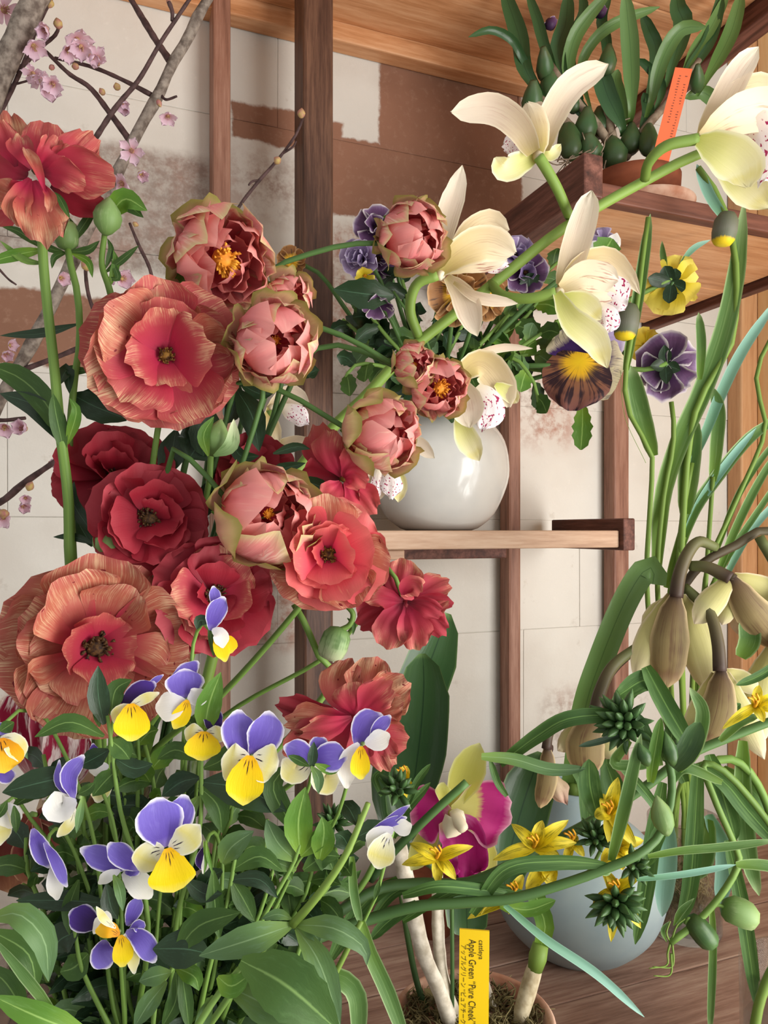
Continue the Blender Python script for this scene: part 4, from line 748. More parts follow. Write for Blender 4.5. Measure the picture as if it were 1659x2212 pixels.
# ---------------------------------------------------------------- drooping olive orchid spray, right
D = .72
cy2 = root('orchid_spray', 'spray of drooping olive-brown orchids at the right edge', 'flower', P(1760, 1990, .66))
tube('stem', cy2, [(1760, 2040, -6), (1800, 1750, -5), (1830, 1400, -3), (1790, 1200, -1), (1659, 1146), (1590, 1178), (1520, 1215), (1480, 1262), (1440, 1320), (1385, 1390), (1335, 1435), (1300, 1480)], D, 12, M['stemb'], 9, 50)
def drp(cx, cy, D_, ped, rows, r=11):
    fl = pets(cy2, cx, cy, D_, [], 'stemb', 13, 'sepal')
    tube('pedicel', fl, ped, D_, r, M['stemb'], r*1.35)
    for x in rows:
        kw = dict(prof='tepal', nu=6, nv=12, cup=-.35, ruf=.035); kw.update(x[3] if len(x) > 3 else {}); blade(kw.pop('name', 'sepal'), fl, x[1], D_, x[2], M[x[0]], **kw)
drp(1460, 1285, .70, [(1545, 1182, 2), (1510, 1170, 1), (1486, 1195, .4), (1468, 1240, .1), (1460, 1290)], [('cyl', [(1450, 1290, 1), (1415, 1330, 1.3), (1395, 1370, 1.3)], 46), ('cyl', [(1450, 1285, .3), (1412, 1370, .5), (1372, 1465, .5)], 66), ('cyl', [(1470, 1287, .3), (1505, 1380, .5), (1535, 1500, .5)], 76), ('cyl', [(1475, 1290, .8), (1505, 1340, 1), (1520, 1390, 1)], 50), ('cyd', [(1460, 1284, -.3), (1447, 1370, -.7), (1440, 1484, -.6)], 82, dict(prof='paddle'))])
drp(1580, 1248, .69, [(1490, 1222, 2), (1530, 1226, 1), (1578, 1250, 0)], [('cyl', [(1585, 1245, .8), (1650, 1275, 1), (1710, 1340, 1)], 60), ('cyp', [(1585, 1300, .5), (1600, 1340, .4), (1612, 1378, .4)], 46), ('cyl', [(1575, 1290, .5), (1570, 1320, .5), (1560, 1350, .5)], 34), ('cyl', [(1580, 1247, 0), (1545, 1290, -.2), (1500, 1348, -.2)], 58), ('cyd', [(1582, 1250, -.2), (1620, 1315, -.6), (1690, 1400, -.6)], 78, dict(prof='paddle'))])
drp(1556, 1448, .67, [(1478, 1268, 4), (1530, 1320, 2), (1550, 1385, .6), (1555, 1450)], [('cyl', [(1565, 1450, .5), (1605, 1470, .7), (1640, 1500, .7)], 44), ('cyl', [(1545, 1455, .3), (1515, 1540, .5), (1480, 1620, .5)], 58), ('cyl', [(1568, 1455, .4), (1600, 1540, .6), (1650, 1640, .6)], 58), ('cyd', [(1558, 1448, -.3), (1552, 1530, -.6), (1525, 1612, -.5)], 76, dict(prof='paddle'))])
drp(1672, 1400, .68, [(1640, 1160, 3), (1690, 1260, 1.5), (1676, 1395, 0)], [('cyl', [(1665, 1400, 0), (1635, 1500, -.2), (1640, 1610, -.2)], 72), ('cyd', [(1680, 1400, -.4), (1690, 1500, -.6), (1690, 1600, -.6)], 70)])
drp(1284, 1545, .70, [(1385, 1392, 2), (1325, 1438, 1), (1296, 1495, .3), (1284, 1550)], [('cyl', [(1270, 1555, .4), (1240, 1590, .5), (1205, 1622, .5)], 48), ('cyl', [(1295, 1555, .3), (1312, 1600, .4), (1330, 1645, .3)], 62), ('cyd', [(1284, 1545, -.3), (1265, 1600, -.7), (1268, 1676, -.6)], 84, dict(prof='paddle'))])
drp(1182, 1615, .70, [(1272, 1548, 1.5), (1215, 1550, .8), (1188, 1580, .3), (1180, 1618)], [('cyp', [(1190, 1670, .3), (1205, 1705, .3), (1222, 1735, .3)], 46, dict(ruf=.2)), ('cyd', [(1182, 1612, -.2), (1182, 1680, -.5), (1166, 1745, -.4)], 44, dict(prof='paddle'))], 8)
cl = root('bulb_plant', 'single broad arching green leaf left of the drooping orchids', 'leaf', P(1225, 1990, .95)); blade('blade', cl, [(1240, 1700, 16), (1262, 1540, 5), (1300, 1420, 2), (1350, 1300, 0), (1392, 1232, -.5), (1412, 1232, -.5), (1410, 1262, -.5)], .78, 54, M['orll'], 'band', cup=.35, nv=40, nu=6)
tube('leaf_stalk', cl, [(1225, 1990, 17), (1232, 1850, 17), (1240, 1690, 16)], .78, 12, M['steml'])
# ---------------------------------------------------------------- pansies standing in the white vase
GP = 'pansies in the round white vase'
def pan(label, pts, D_, nm='pansy', cat='flower', r=7, mat='stemd', base=(948, 905)):
    full = [(base[0]+R.uniform(-14, 14), 1000, (1.02-D_)*100), (base[0]+R.uniform(-20, 20), 880, (1.02-D_)*100)]+pts
    e = root(nm, label, cat, P(full[0][0], full[0][1], 1.02), GP); tube('stem', e, full, D_, r, M[mat], r*.7); return e
e = pan('large pansy with brown-veined yellow and purple face, right of the ivory orchids', [(1040, 800, 5), (1150, 790, 1), (1230, 790, .8), (1256, 785, .3)], .86)
pets(e, 1256, 785, .86, [('pm', [(1250, 770, .8), (1240, 730, 1), (1235, 698, 1)], 90, dict(ruf=.15)), ('pm', [(1262, 775, .6), (1305, 745, .8), (1350, 735, .8)], 100, dict(ruf=.18)), ('pp', [(1256, 785, .2), (1295, 800, .3), (1345, 812, .3)], 130, dict(ruf=.14)), ('pp', [(1252, 782, .2), (1238, 745, .2), (1222, 705, .2)], 110, dict(ruf=.12)), ('pp', [(1260, 785, .1), (1300, 775, 0), (1335, 770, 0)], 70, dict(ruf=.14)), ('pb', [(1258, 762, -.2), (1246, 815, -.5), (1232, 888, -.4)], 150, dict(ruf=.04, cup=-.12, nu=10, prof='disc'))], 'starc', 7)
e = pan('plum pansy with white frilled edge seen from behind, against the pale wall', [(1060, 790, 5), (1180, 800, 2), (1340, 797, .5), (1400, 798, .2), (1440, 785, 0)], .88, mat='stem')
pets(e, 1438, 788, .88, [('pd', (x, y, .5+k*.15), w_, dict(ruf=.16)) for k, (x, y, w_) in enumerate([(1450, 712, 80), (1385, 745, 90), (1385, 808, 80), (1500, 745, 60), (1505, 800, 80), (1480, 845, 80), (1430, 868, 80), (1400, 840, 70)])]+[('lfd', (x, y, -.6), 28, dict(name='sepal', prof='leaf')) for x, y in ((1435, 745), (1405, 790), (1440, 830), (1470, 800))], 'budk', 8)
e = pan('yellow pansy seen from behind under the upper shelf', [(1080, 780, 6), (1250, 700, 3), (1385, 635, .6), (1455, 600, 0)], .88, mat='stem')
pets(e, 1450, 612, .88, [('py', (x, y, .6), w_, dict(ruf=.16)) for x, y, w_ in [(1475, 550, 80), (1505, 600, 90), (1480, 660, 90), (1430, 682, 90), (1395, 650, 80)]]+[('lfd', (x, y, -.6), 30, dict(name='sepal', prof='paddle')) for x, y in ((1445, 655), (1480, 625), (1400, 600), (1460, 580), (1435, 575))]+[('grass', [(1440, 590, .5), (1432, 550, .5), (1430, 520, .5)], 14, dict(name='sepal', prof='leaf')), ('grassb', [(1468, 570, .8), (1500, 535, .8), (1535, 518, .8)], 14, dict(name='sepal', prof='leaf'))], 'budk', 8)
e = pan('lilac and white pansy behind a bright leaf, left of the upright grass blade', [(1020, 780, 6), (1150, 650, 2), (1270, 560, .5), (1305, 530)], .83)
pets(e, 1302, 530, .83, [('pm', (x, y, .2), w_, dict(ruf=.2)) for x, y, w_ in [(1290, 492, 50), (1318, 500, 50), (1272, 525, 40)]]+[('vw', (x, y, 0), w_, dict(ruf=.2)) for x, y, w_ in [(1275, 548, 50), (1342, 528, 50), (1330, 550, 40)]], 'budk', 6)
leaves(e, .82, [([(1290, 572), (1305, 545, -1), (1322, 515, -1)], 62, 'lfl', dict(ser=.3, prof='paddle'))])
PB = [('mauve frilled pansy cluster left of the rounded pink ball bloom', 782, 562, 50, 'pm', .84, [(5, 25, 1, 'pm'), (5, 50, .8, 'pm'), (4, 65, .55, 'pm')], -.5, .2),
 ('dark plum pansy rising behind the rounded pink ball bloom', 815, 495, 52, 'pd', .87, [(5, 15, 1, 'pd'), (5, 50, .7, 'pd')], -.3, .5),
 ('second plum pansy with pale rim beside the mauve cluster', 815, 560, 50, 'pd', .88, [(5, 10, 1, 'pd'), (4, 40, .7, 'pd')], .3, .3),
 ('golden pansy with dark lines behind the hanging ivory petals', 990, 630, 72, 'pg', .80, [(5, 5, 1, 'pg'), (3, 25, .6, 'pg')], 0, 0),
 ('smaller golden pansy right of the hanging ivory petals', 1050, 645, 48, 'pg', .81, [(5, 10, 1, 'pg')], .2, -.3),
 ('mauve pansy peeking over the orchid stem', 1112, 552, 46, 'pm', .86, [(5, 35, 1, 'pm'), (4, 60, .7, 'pm')], .2, .4),
 ('dark mauve pansy just under the orchid stem', 1135, 590, 52, 'pd', .87, [(5, 20, 1, 'pd'), (4, 50, .7, 'pm')], .2, .2),
 ('tiny yellow-lipped pansy below the mauve cluster', 788, 595, 26, 'py', .82, [(4, 25, 1, 'py')], .1, -.3),
 ('dark little pansy beside the main post', 630, 565, 34, 'pg', .90, [(5, 20, 1, 'pg')], 0, .2),
 ('low plum pansy with pale edge under the dark leaf', 815, 655, 40, 'pd', .83, [(5, 20, 1, 'pd')], 0, -1.2),
 ('orange-yellow pansy half hidden between grass and plum pansy', 1395, 745, 40, 'py', .93, [(5, 15, 1, 'py')], 0, 0)]
for i, (lb, x, y, r_, k, d_, ly, fx, fy) in enumerate(PB):
    e = pan(lb, [((948+x)/2, (840+y)/2+20, 5), (x*.8+948*.2, y+30, 1.2), (x, y, .8)], d_, r=6)
    bloom(e, x, y, d_, r_, k, fx, fy, 10*i, ly, 'starc' if k in ('pg', 'py') else 'eye', .14, 40+i)
# leafy pansy shoots around the vase mouth
for i, (lb, pts, n, ln, w_) in enumerate([
 ('dark leafy pansy shoot leaning left across the main post', [(900, 800, 3), (830, 720, 0), (770, 640, -1)], 12, 80, 42),
 ('dark leafy pansy shoot hanging low left of the vase', [(890, 820, 2), (820, 790, 0), (765, 790, -1), (740, 830, -1)], 11, 75, 44),
 ('dark leafy pansy shoot in the centre above the vase', [(920, 800, 2), (900, 720, 0), (870, 610, 0), (850, 540, 1)], 13, 85, 44),
 ('leafy pansy shoot behind the golden pansies', [(960, 790, 3), (1000, 700, 2), (1040, 600, 2), (1060, 530, 2)], 12, 80, 44),
 ('leafy pansy shoot reaching right under the orchid stem', [(990, 800, 2), (1080, 700, 1), (1160, 610, 1), (1210, 560, 1)], 12, 75, 44),
 ('leafy pansy shoot stretching towards the large pansy', [(1000, 820, 2), (1090, 770, 1), (1170, 720, 0), (1210, 690, 0)], 11, 80, 44),
 ('bluish leafy shoot hanging beside the thin middle post', [(1020, 810, 2), (1100, 770, 0), (1150, 820, 0), (1165, 880, 0)], 11, 74, 44),
 ('dense dark pansy shoot close against the right face of the main post', [(890, 810, 4), (800, 740, 3), (740, 690, 3)], 14, 85, 54),
 ('dense dark pansy shoot between the ball stems', [(900, 810, 4), (850, 730, 3), (810, 700, 3), (790, 660, 3)], 14, 85, 54),
 ('dense dark pansy shoot just above the vase mouth', [(930, 820, 4), (930, 760, 3), (960, 700, 3), (980, 660, 3)], 16, 85, 56),
 ('dense green pansy shoot under the right orchid flower', [(980, 820, 4), (1060, 740, 3), (1130, 690, 3), (1170, 640, 3)], 16, 85, 54),
 ('low green pansy shoot above the thin middle post', [(1000, 820, 4), (1070, 800, 3), (1120, 770, 3), (1200, 760, 3)], 14, 80, 50)]):
    p0 = [(948, 1000, 16), (940+8*i, 880, 16)]
    shoot(lb, p0+pts, .86, n, ln, w_, ['lf', 'lfd', 'lfg', 'lfl'] if i in (4, 5, 6, 10, 11) else ['lfd', 'lfd', 'lf', 'lfg'], seed=70+i, r=6, nm='pansy_sprig', group=GP, t0=.42, ser=.35, prof='paddle')
e = pan('bright green lobed pansy leaf hanging below the large pansy', [(1060, 800, 4), (1200, 800, 1.5), (1258, 880, 1)], .88, nm='pansy_sprig', cat='leaf', r=4); blade('leaf', e, [(1258, 875, 1), (1258, 920, .5), (1255, 972, .5)], .88, 46, M['lfl'], 'paddle', ser=.45, nv=10)
e = pan('long dark toothed leaf pointing left above the pale wall patch', [(930, 760, 2), (870, 660, 0), (850, 630)], .82, nm='pansy_sprig', cat='leaf', r=4); blade('leaf', e, [(850, 640), (790, 635, -1), (720, 625, -1)], .82, 70, M['lfd'], ser=.25)
# ---------------------------------------------------------------- upper right potted orchid
D = 1.0; zs = CZ+.382
mp_ = root('potted_orchid', 'potted orchid with dark strap leaves and orange tag on the upper right shelf', 'potted plant', on(1368, D, zs+.0005))
pb = on(1368, D, zs+.0005)
lathe('pot', mp_, pb, [(0, 0), (.043, 0), (.055, .070), (.060, .072), (.061, .088), (.056, .090), (.054, .080), (.02, .078), (0, .079)], M['terra_d'], 40)
lathe('saucer', mp_, pb+Vector((.012, -.01, .030)), [(.046, .0), (.062, .012), (.064, .020), (.060, .022), (.05, .012)], M['terra'], 40)
for x, y, r_, h, m in [(1150, 215, 25, 75, 'bulb'), (1180, 140, 20, 70, 'bulb'), (1190, 180, 26, 85, 'bulb'), (1262, 270, 26, 70, 'bulb'), (1295, 265, 26, 60, 'bulb'), (1362, 300, 24, 60, 'bulb'), (1330, 330, 30, 60, 'bulb'), (1310, 130, 20, 60, 'bulb'), (1235, 300, 28, 70, 'bulb'), (1280, 320, 26, 60, 'bulb'), (1400, 300, 22, 60, 'bulb'), (1505, 170, 16, 55, 'bulb'), (1240, 215, 18, 50, 'bulb')]:
    bud('pseudobulb', mp_, (x, y+h*.5, R.uniform(-3, 2)), (x+R.uniform(-14, 8), y-h*.55, R.uniform(-3, 2)), D, r_, M[m], BULB, 10)
for pts in [[(1310, 340), (1250, 290), (1190, 230), (1150, 200)], [(1330, 340), (1290, 270), (1230, 200), (1190, 140)], [(1350, 340), (1400, 270), (1460, 200), (1510, 130)], [(1330, 330), (1310, 220), (1305, 120)], [(1330, 340), (1280, 330), (1230, 310)]]: tube('rhizome', mp_, pts, D, 11, M['root'], 7)
for pts, w_, m in [([(1135, 150), (1122, 80), (1085, -30)], 38, 'orl'), ([(1132, 130), (1105, 85, -2), (1060, 65, -3), (1012, 80, -4)], 18, 'orl'), ([(1180, 110), (1160, 40), (1138, -20)], 24, 'orl'), ([(1205, 115), (1222, 50), (1228, -20)], 36, 'orl'), ([(1228, 160), (1240, 85, -1), (1275, 30, -2), (1320, -20, -3)], 32, 'orll'), ([(1255, 150), (1285, 85, -1), (1340, 45, -2), (1425, 15, -3)], 24, 'orll'), ([(1365, 235, -2), (1362, 110, -4), (1350, -20, -6)], 38, 'orll'), ([(1408, 215, -2), (1430, 130, -4), (1470, 65, -5), (1525, 58, -6)], 34, 'orll'), ([(1418, 120), (1402, 65), (1385, 30)], 30, 'orl'), ([(1345, 275, -1), (1312, 205, -2), (1290, 130, -2)], 42, 'orl'), ([(1490, 150), (1530, 90), (1552, 20), (1556, -20)], 30, 'orl'), ([(1568, 95, 2), (1590, 35, 2), (1602, -20, 2)], 34, 'orll'), ([(1500, 110), (1535, 60), (1575, -20)], 26, 'orll'), ([(1350, 250), (1330, 180), (1335, 150)], 30, 'orll'), ([(1430, 190), (1395, 140), (1370, 130)], 20, 'orl'), ([(1550, 235, 1), (1520, 200, 1), (1478, 212, 1)], 30, 'orll'), ([(1280, 260), (1245, 220), (1240, 150)], 30, 'orl'), ([(1475, 60), (1465, 20), (1460, -20)], 40, 'orl'), ([(1310, 90), (1300, 40), (1320, -20)], 24, 'orl'), ([(1385, 290), (1400, 240), (1390, 200)], 26, 'orl'), ([(1230, 110, 1), (1260, 30, 1), (1255, -20, 1)], 26, 'orl')]:
    a_ = pts[0]; k_ = .45 if a_[1] < 200 else .3; pts = [(a_[0]+(1335-a_[0])*k_*.6, a_[1]+(345-a_[1])*k_, 0)]+pts
    blade('leaf', mp_, pts, D, w_, M[m], 'ribbon', cup=.4, nv=16)
q = random.Random(3)
V, Fc = [], []
for k in range(46):
    a = q.uniform(1.5, 4.8); x, y = 1285, 335; l = q.uniform(40, 100)
    pts = [(x+q.uniform(-30, 30), y+q.uniform(-20, 20), q.uniform(-5, 4))]
    for j in range(4): a += q.uniform(-1, 1); pts.append((pts[-1][0]+math.cos(a)*l*.3, pts[-1][1]-math.sin(a)*l*.25+5, pts[-1][2]+q.uniform(-1, 1)))
    v, f, _ = tubegeo(spline(L(pts, D), 10), lambda t: .0009, 4); V += v; Fc += [tuple(i+len(V)-len(v) for i in g) for g in f]
o = mk('root_tangle', V, Fc, M['root'], mp_); o['kind'] = 'stuff'
for x, y in ((1190, 52), (1298, 28)): bud('small_dark_flower', mp_, (x-12, y+8), (x+14, y-10), D, 13, M['pd'], BUD, 6); blade('flower_petal', mp_, [(x, y), (x+8, y-18)], D, 16, M['pd']); blade('flower_petal', mp_, [(x, y), (x-20, y+6)], D, 14, M['pd'])
def slab(name, parent, a, b, D_, w_, mat, t=.0009):
    p = L([a, b], D_); T_ = (p[1]-p[0]).normalized(); S = T_.cross((p[0]-CAM).normalized()).normalized(); N = S.cross(T_); hw = w_*.5/F*p[0].y
    V = [p[i]+S*(s*hw)+N*(n*t) for n in (-1, 1) for i, s in ((0, -1), (0, 1), (1, 1), (1, -1))]
    return mk(name, V, [(0, 1, 2, 3), (7, 6, 5, 4), (0, 4, 5, 1), (1, 5, 6, 2), (2, 6, 7, 3), (3, 7, 4, 0)], mat, parent, smooth=False), p, S, N, T_
og, p, S, N, T_ = slab('orange_tag', mp_, (1425, 352, -5), (1477, 148, -5), D, 36, M['tag_o'])
if N.dot(p[0]-CAM) > 0: N = -N
q = random.Random(2); V, Fc = [], []
for row, n in ((-.35, 26), (.05, 18)):                # faded, illegible print
    for k in range(n):
        if q.random() < .2: continue
        o = p[1]-T_*(.010+k*.0036)+S*(row*.020)+N*.0011; h = q.uniform(.0012, .003); i0 = len(V); V += [o, o-T_*.0012, o-T_*.0012+S*h, o+S*h]; Fc.append((i0, i0+1, i0+2, i0+3))
mk('tag_lettering', V, Fc, M['ink_o'], og, smooth=False)
def text(name, parent, body, loc, xdir, ydir, size, mat, align='LEFT'):
    c = bpy.data.curves.new(name, 'FONT'); c.body = body; c.size = size; c.align_x = align; c.resolution_u = 3
    t = bpy.data.objects.new(name, c); COL.objects.link(t); dg = bpy.context.evaluated_depsgraph_get(); me = bpy.data.meshes.new_from_object(t.evaluated_get(dg)); bpy.data.objects.remove(t)
    me.materials.clear(); me.materials.append(mat); z = xdir.cross(ydir); m = Matrix((xdir, ydir, z)).transposed().to_4x4(); m.translation = loc
    return link(name, me, parent, m)
# ---------------------------------------------------------------- grass-like stems in the jar behind, right
GG = 'tall grassy stems in the jar right of the blue-grey vase'
def gr(label, rows, D_=.80, nm='grass_clump', base=1478, extra=()):
    e = root(nm, label, 'stem', P(base, 1950, .985), GG); dz = (.985-D_)*100
    for kind, pts, w_, m in rows:
        x0 = base+R.uniform(-26, 26)
        if kind == 's': tube('stem', e, pts+[(pts[-1][0]*.7+x0*.3, pts[-1][1]+230, dz*.6), (x0, 1750, dz), (x0, 1950, dz)], D_, w_, M[m], w_*1.2, 34)
        elif kind == 'l': blade('leaf', e, list(reversed(pts))+[], D_, w_, M[m], 'strap', cup=.35, nv=24)
        elif kind == 't': tube('stem', e, pts, D_, w_, M[m], w_*1.1, 24)
        else: bud('bell_flower', e, pts[0], pts[1], D_, w_, M[m], POD, 10)
    return e
gr('slender stem with a sinuous bend and grey bell bud, nearest the plum pansy', [('s', [(1400, 470), (1388, 560), (1378, 650), (1362, 740), (1352, 800), (1352, 870), (1378, 930), (1408, 980), (1404, 1100), (1398, 1280)], 5, 'steml'), ('l', [(1405, 462), (1392, 550), (1380, 630), (1368, 700), (1352, 800)], 26, 'grass'), ('l', [(1362, 790), (1388, 900), (1412, 985)], 38, 'grass'), ('b', [(1360, 655), (1348, 735)], 26, 'frit')])
gr('tallest curving stem with hanging grey-yellow bell beneath the orchid', [('s', [(1508, 362), (1555, 430), (1582, 520), (1592, 620), (1580, 740), (1540, 812), (1505, 880), (1486, 980), (1475, 1130), (1470, 1260)], 6.5, 'steml'), ('l', [(1505, 355), (1535, 425), (1572, 480)], 22, 'grassb'), ('b', [(1572, 458, -2.5), (1560, 530, -2.5)], 26, 'frit'), ('l', [(1608, 430), (1592, 580), (1562, 720), (1515, 850), (1470, 950), (1432, 1070), (1418, 1230)], 42, 'grass')])
gr('thin stem rising below the plum pansy', [('s', [(1450, 868), (1456, 930), (1448, 1000), (1434, 1070), (1420, 1260)], 5, 'steml'), ('l', [(1509, 675), (1515, 740), (1512, 820)], 20, 'grass')])
gr('blue-green blade crossing towards the upper right edge', [('l', [(1680, 645), (1605, 755), (1558, 850), (1530, 920), (1495, 1000)], 24, 'grassb'), ('s', [(1495, 1000), (1480, 1080), (1470, 1150), (1465, 1280)], 5, 'steml'), ('l', [(1500, 900), (1490, 1000), (1480, 1110)], 44, 'grass')])
gr('wiry wavy stem at the right edge of the amber panel', [('s', [(1690, 690), (1645, 770), (1634, 830), (1654, 915), (1640, 970), (1600, 1060), (1560, 1150), (1525, 1240)], 4.5, 'steml')])
gr('broad pale-backed blade bending in from the right edge', [('l', [(1700, 890), (1620, 945), (1545, 1035), (1490, 1120), (1440, 1270)], 28, 'grass'), ('l', [(1634, 924), (1575, 995), (1515, 1080), (1478, 1160)], 18, 'grassb'), ('s', [(1478, 1160), (1455, 1240), (1445, 1330)], 5, 'steml')])
gr('short broad blade folded between the pale-backed blades', [('l', [(1530, 830), (1552, 880), (1548, 960), (1540, 1040)], 28, 'grass'), ('s', [(1540, 1030), (1536, 1090), (1525, 1250)], 4.5, 'steml')])
gr('green blades fanning low at the right edge above the drooping orchids', [('l', [(1690, 960), (1640, 1040), (1590, 1140), (1545, 1250)], 18, 'grass'), ('l', [(1700, 1010), (1640, 1100), (1580, 1190), (1520, 1300)], 14, 'grass'), ('l', [(1700, 1060), (1620, 1150), (1560, 1260)], 16, 'grassb'), ('l', [(1690, 930), (1600, 1060), (1540, 1210)], 14, 'grass'), ('s', [(1545, 1250), (1520, 1330), (1500, 1400)], 5, 'steml'), ('t', [(1340, 800), (1350, 900), (1395, 1000)], .5, 'steml')])
e = root('jar_roots', 'tangle of pale straw-coloured roots inside the jar', 'roots', P(1478, 1990, .985)); V, Fc = [], []; q = random.Random(8)
for k in range(70):
    a = q.uniform(0, 6.28); pts = []
    for j in range(5):
        a += q.uniform(-1.2, 1.2); r_ = q.uniform(.01, .036); pts.append(VD+Vector((math.cos(a)*r_, math.sin(a)*r_, .014+.018*j+q.uniform(0, .03))))
    v, f, _ = tubegeo(spline(pts, 8), lambda t: .0010, 4); V += v; Fc += [tuple(i+len(V)-len(v) for i in g) for g in f]
M['straw'] = plain('straw_roots', 'b89a6a', .8, .2, 'e0cc9a', 90)
o = mk('root_tangle', V, Fc, M['straw'], e); o['kind'] = 'stuff'
# ---------------------------------------------------------------- potted cattleya
D = .66
cb = on(1022, D); ca = root('potted_cattleya', 'potted orchid with one magenta and lime flower in a terracotta pot', 'potted plant', cb)
lathe('pot', ca, cb, [(0, 0), (.050, 0), (.066, .074), (.0715, .076), (.0725, .096), (.0700, .098), (.0665, .096), (.064, .084), (.03, .088), (0, .09)], M['terra'], 56)
q = random.Random(21); V, Fc = [], []
for k in range(700):
    a = q.uniform(0, 6.28); r_ = .062*math.sqrt(q.random()); o = cb+Vector((r_*math.cos(a), r_*math.sin(a), .086+q.uniform(0, .008))); pts = [o]
    for j in range(3): pts.append(pts[-1]+Vector((q.uniform(-.007, .007), q.uniform(-.007, .007), q.uniform(-.002, .006))))
    v, f, _ = tubegeo(spline(pts, 5), lambda t: .0010*(1.2-t), 4); V += v; Fc += [tuple(i+len(V)-len(v) for i in g) for g in f]
o = mk('moss', V, Fc, M['moss'], ca); o['kind'] = 'stuff'
for k in range(9):
    a = q.uniform(0, 6.28); r_ = q.uniform(.02, .055); o = cb+Vector((r_*math.cos(a), r_*math.sin(a), .094)); s = q.uniform(.004, .008)
    V = [o+Vector((sx*s*q.uniform(.7, 1.2), sy*s*.8, sz*s*.4)) for sx in (-1, 1) for sy in (-1, 1) for sz in (-1, 1)]
    mk('bark_chip', V, [(0, 1, 3, 2), (4, 6, 7, 5), (0, 4, 5, 1), (2, 3, 7, 6), (0, 2, 6, 4), (1, 5, 7, 3)], M['moss'], ca, smooth=False)
tube('cane', ca, [(975, 2215, 0), (945, 2130, -.5), (915, 2060, -.5), (890, 1960, 0), (868, 1860, .5), (858, 1815, .5)], D, 16, M['cane'], 19, 16, 9, .1)
tube('cane', ca, [(985, 2205, 1), (958, 2120, 1), (948, 2040, 1.5), (945, 1960, 1.5), (945, 1870, 2)], D, 15, M['cane'], 12, 16, 9, .1)
tube('cane', ca, [(930, 2212, 2), (900, 2120, 3), (880, 2020, 3), (862, 1900, 3)], D, 7, M['stemd'], 6)
tube('cane', ca, [(1075, 2205, 2), (1060, 2160, 2.5), (1035, 2080, 3), (1010, 2010, 3)], D, 9, M['cane'], 8)
bud('pseudobulb', ca, (1118, 2215, 0), (1160, 2075, 1), D, 19, M['wax'], [(0, .6), (.2, .9), (.5, 1), (.8, .95), (1, .8)], 10); bud('pseudobulb', ca, (1155, 2095, .8), (1168, 2040, 1), D, 20, M['steml'], [(0, .8), (.5, 1), (1, .85)], 10)
blade('leaf', ca, [(1165, 2060, 1), (1178, 2000, 1), (1165, 1960, 2), (1145, 1880, 3)], D, 40, M['lfl'], 'strap')
tube('stake', ca, [(977, 2205, .5), (977, 2080, .5), (976, 1955, .8)], D, 4.5, M['stemd'])
for pts, w_, rl in [([(840, 1800, 6), (842, 1690, 7), (880, 1560, 8), (930, 1430, 8.5), (968, 1325, 8.5)], 118, 10), ([(868, 1830, 4), (892, 1700, 5), (910, 1560, 5), (915, 1470, 5), (912, 1412, 5)], 126, -8), ([(1085, 1940, 5), (1100, 1850, 6), (1130, 1740, 6.5), (1168, 1625, 7)], 118, 10), ([(1010, 1905, 3), (1008, 1960, 2.5), (1010, 2025, 2)], 92, 0), ([(945, 1880, 3), (880, 1790, 3.5), (840, 1700, 4)], 60, 20)]:
    blade('leaf', ca, pts, D, w_, M['catl'], 'paddle', rl, cup=.28, nv=14, nu=6)
tube('flower_stalk', ca, [(945, 1880, 2), (960, 1830, 1.5), (978, 1765, .6)], D, 8, M['steml'])
D = .63
pets(ca, 975, 1755, D, [('cat_s', [(950, 1770, .8), (920, 1820, 1), (888, 1880, 1)], 52, dict(name='sepal', prof='tepal', nv=12)), ('cat_s', [(1020, 1800, .8), (1048, 1840, 1), (1050, 1890, 1)], 50, dict(name='sepal', prof='paddle')), ('cat_s', [(972, 1745, .6), (1005, 1680, .6), (1036, 1605, .4)], 74, dict(name='sepal', prof='tepal', nv=12)),
 ('cat_m', [(975, 1755, .2), (930, 1755, 0), (885, 1765, 0)], 120, dict(ruf=.12, nu=8, nv=10)), ('cat_s', [(960, 1740, 0), (958, 1715, -.3), (952, 1690, -.4)], 34, dict(ruf=.1)), ('cat_p', [(975, 1750, .2), (1040, 1750, 0), (1106, 1765, 0)], 140, dict(ruf=.12, nu=8, nv=12)), ('cat_l', [(970, 1765, -.4), (1000, 1820, -1), (1005, 1905, -1.2)], 112, dict(name='lip', ruf=.16, nu=8, nv=12, prof='lip', rk=5)), ('cat_l', [(985, 1840, -1), (965, 1870, -1.3), (960, 1890, -1.2)], 60, dict(name='lip', ruf=.16, nu=6))], 'cat_s', 9)
fl2 = [o for o in ca.children if o.name.startswith('flower') and 'stalk' not in o.name][0]
blade('lip', fl2, [(972, 1755, -.6), (985, 1765, -1.4), (965, 1810, -1.2)], D, 50, M['cat_c'], 'paddle', cup=-.7); bud('column', fl2, (978, 1755, -.8), (1004, 1795, -2), D, 14, M['cat_c'], POD)
# yellow name tag with its lettering
yt, p, S, N, T_ = slab('yellow_tag', ca, (1022, 2330, -6.2), (1025, 2008, -6.2), .68, 64, M['tag_y'])
if N.dot(p[0]-CAM) > 0: N = -N
if S.x < 0: S = -S
px_ = .62/F
def line(body, right, down, size, cond=.9):
    o = text('tag_lettering', yt, body, p[1]+S*((right-1025)*px_)-T_*((down-2008)*px_)+N*.0012, -T_, S, size*px_, M['ink']); o.data.transform(Matrix.Diagonal((cond, 1, 1, 1))); return o
line('cattleya', 1035, 2028, 15); line('Apple Green \u201cPure Cheek\u201d', 1014, 2028, 22, .74); line('\u30a2\u30c3\u30d7\u30eb\u30b0\u30ea\u30fc\u30f3 \u201c\u30d4\u30e5\u30a2\u30c1\u30fc\u30af\u201d', 998, 2040, 13)
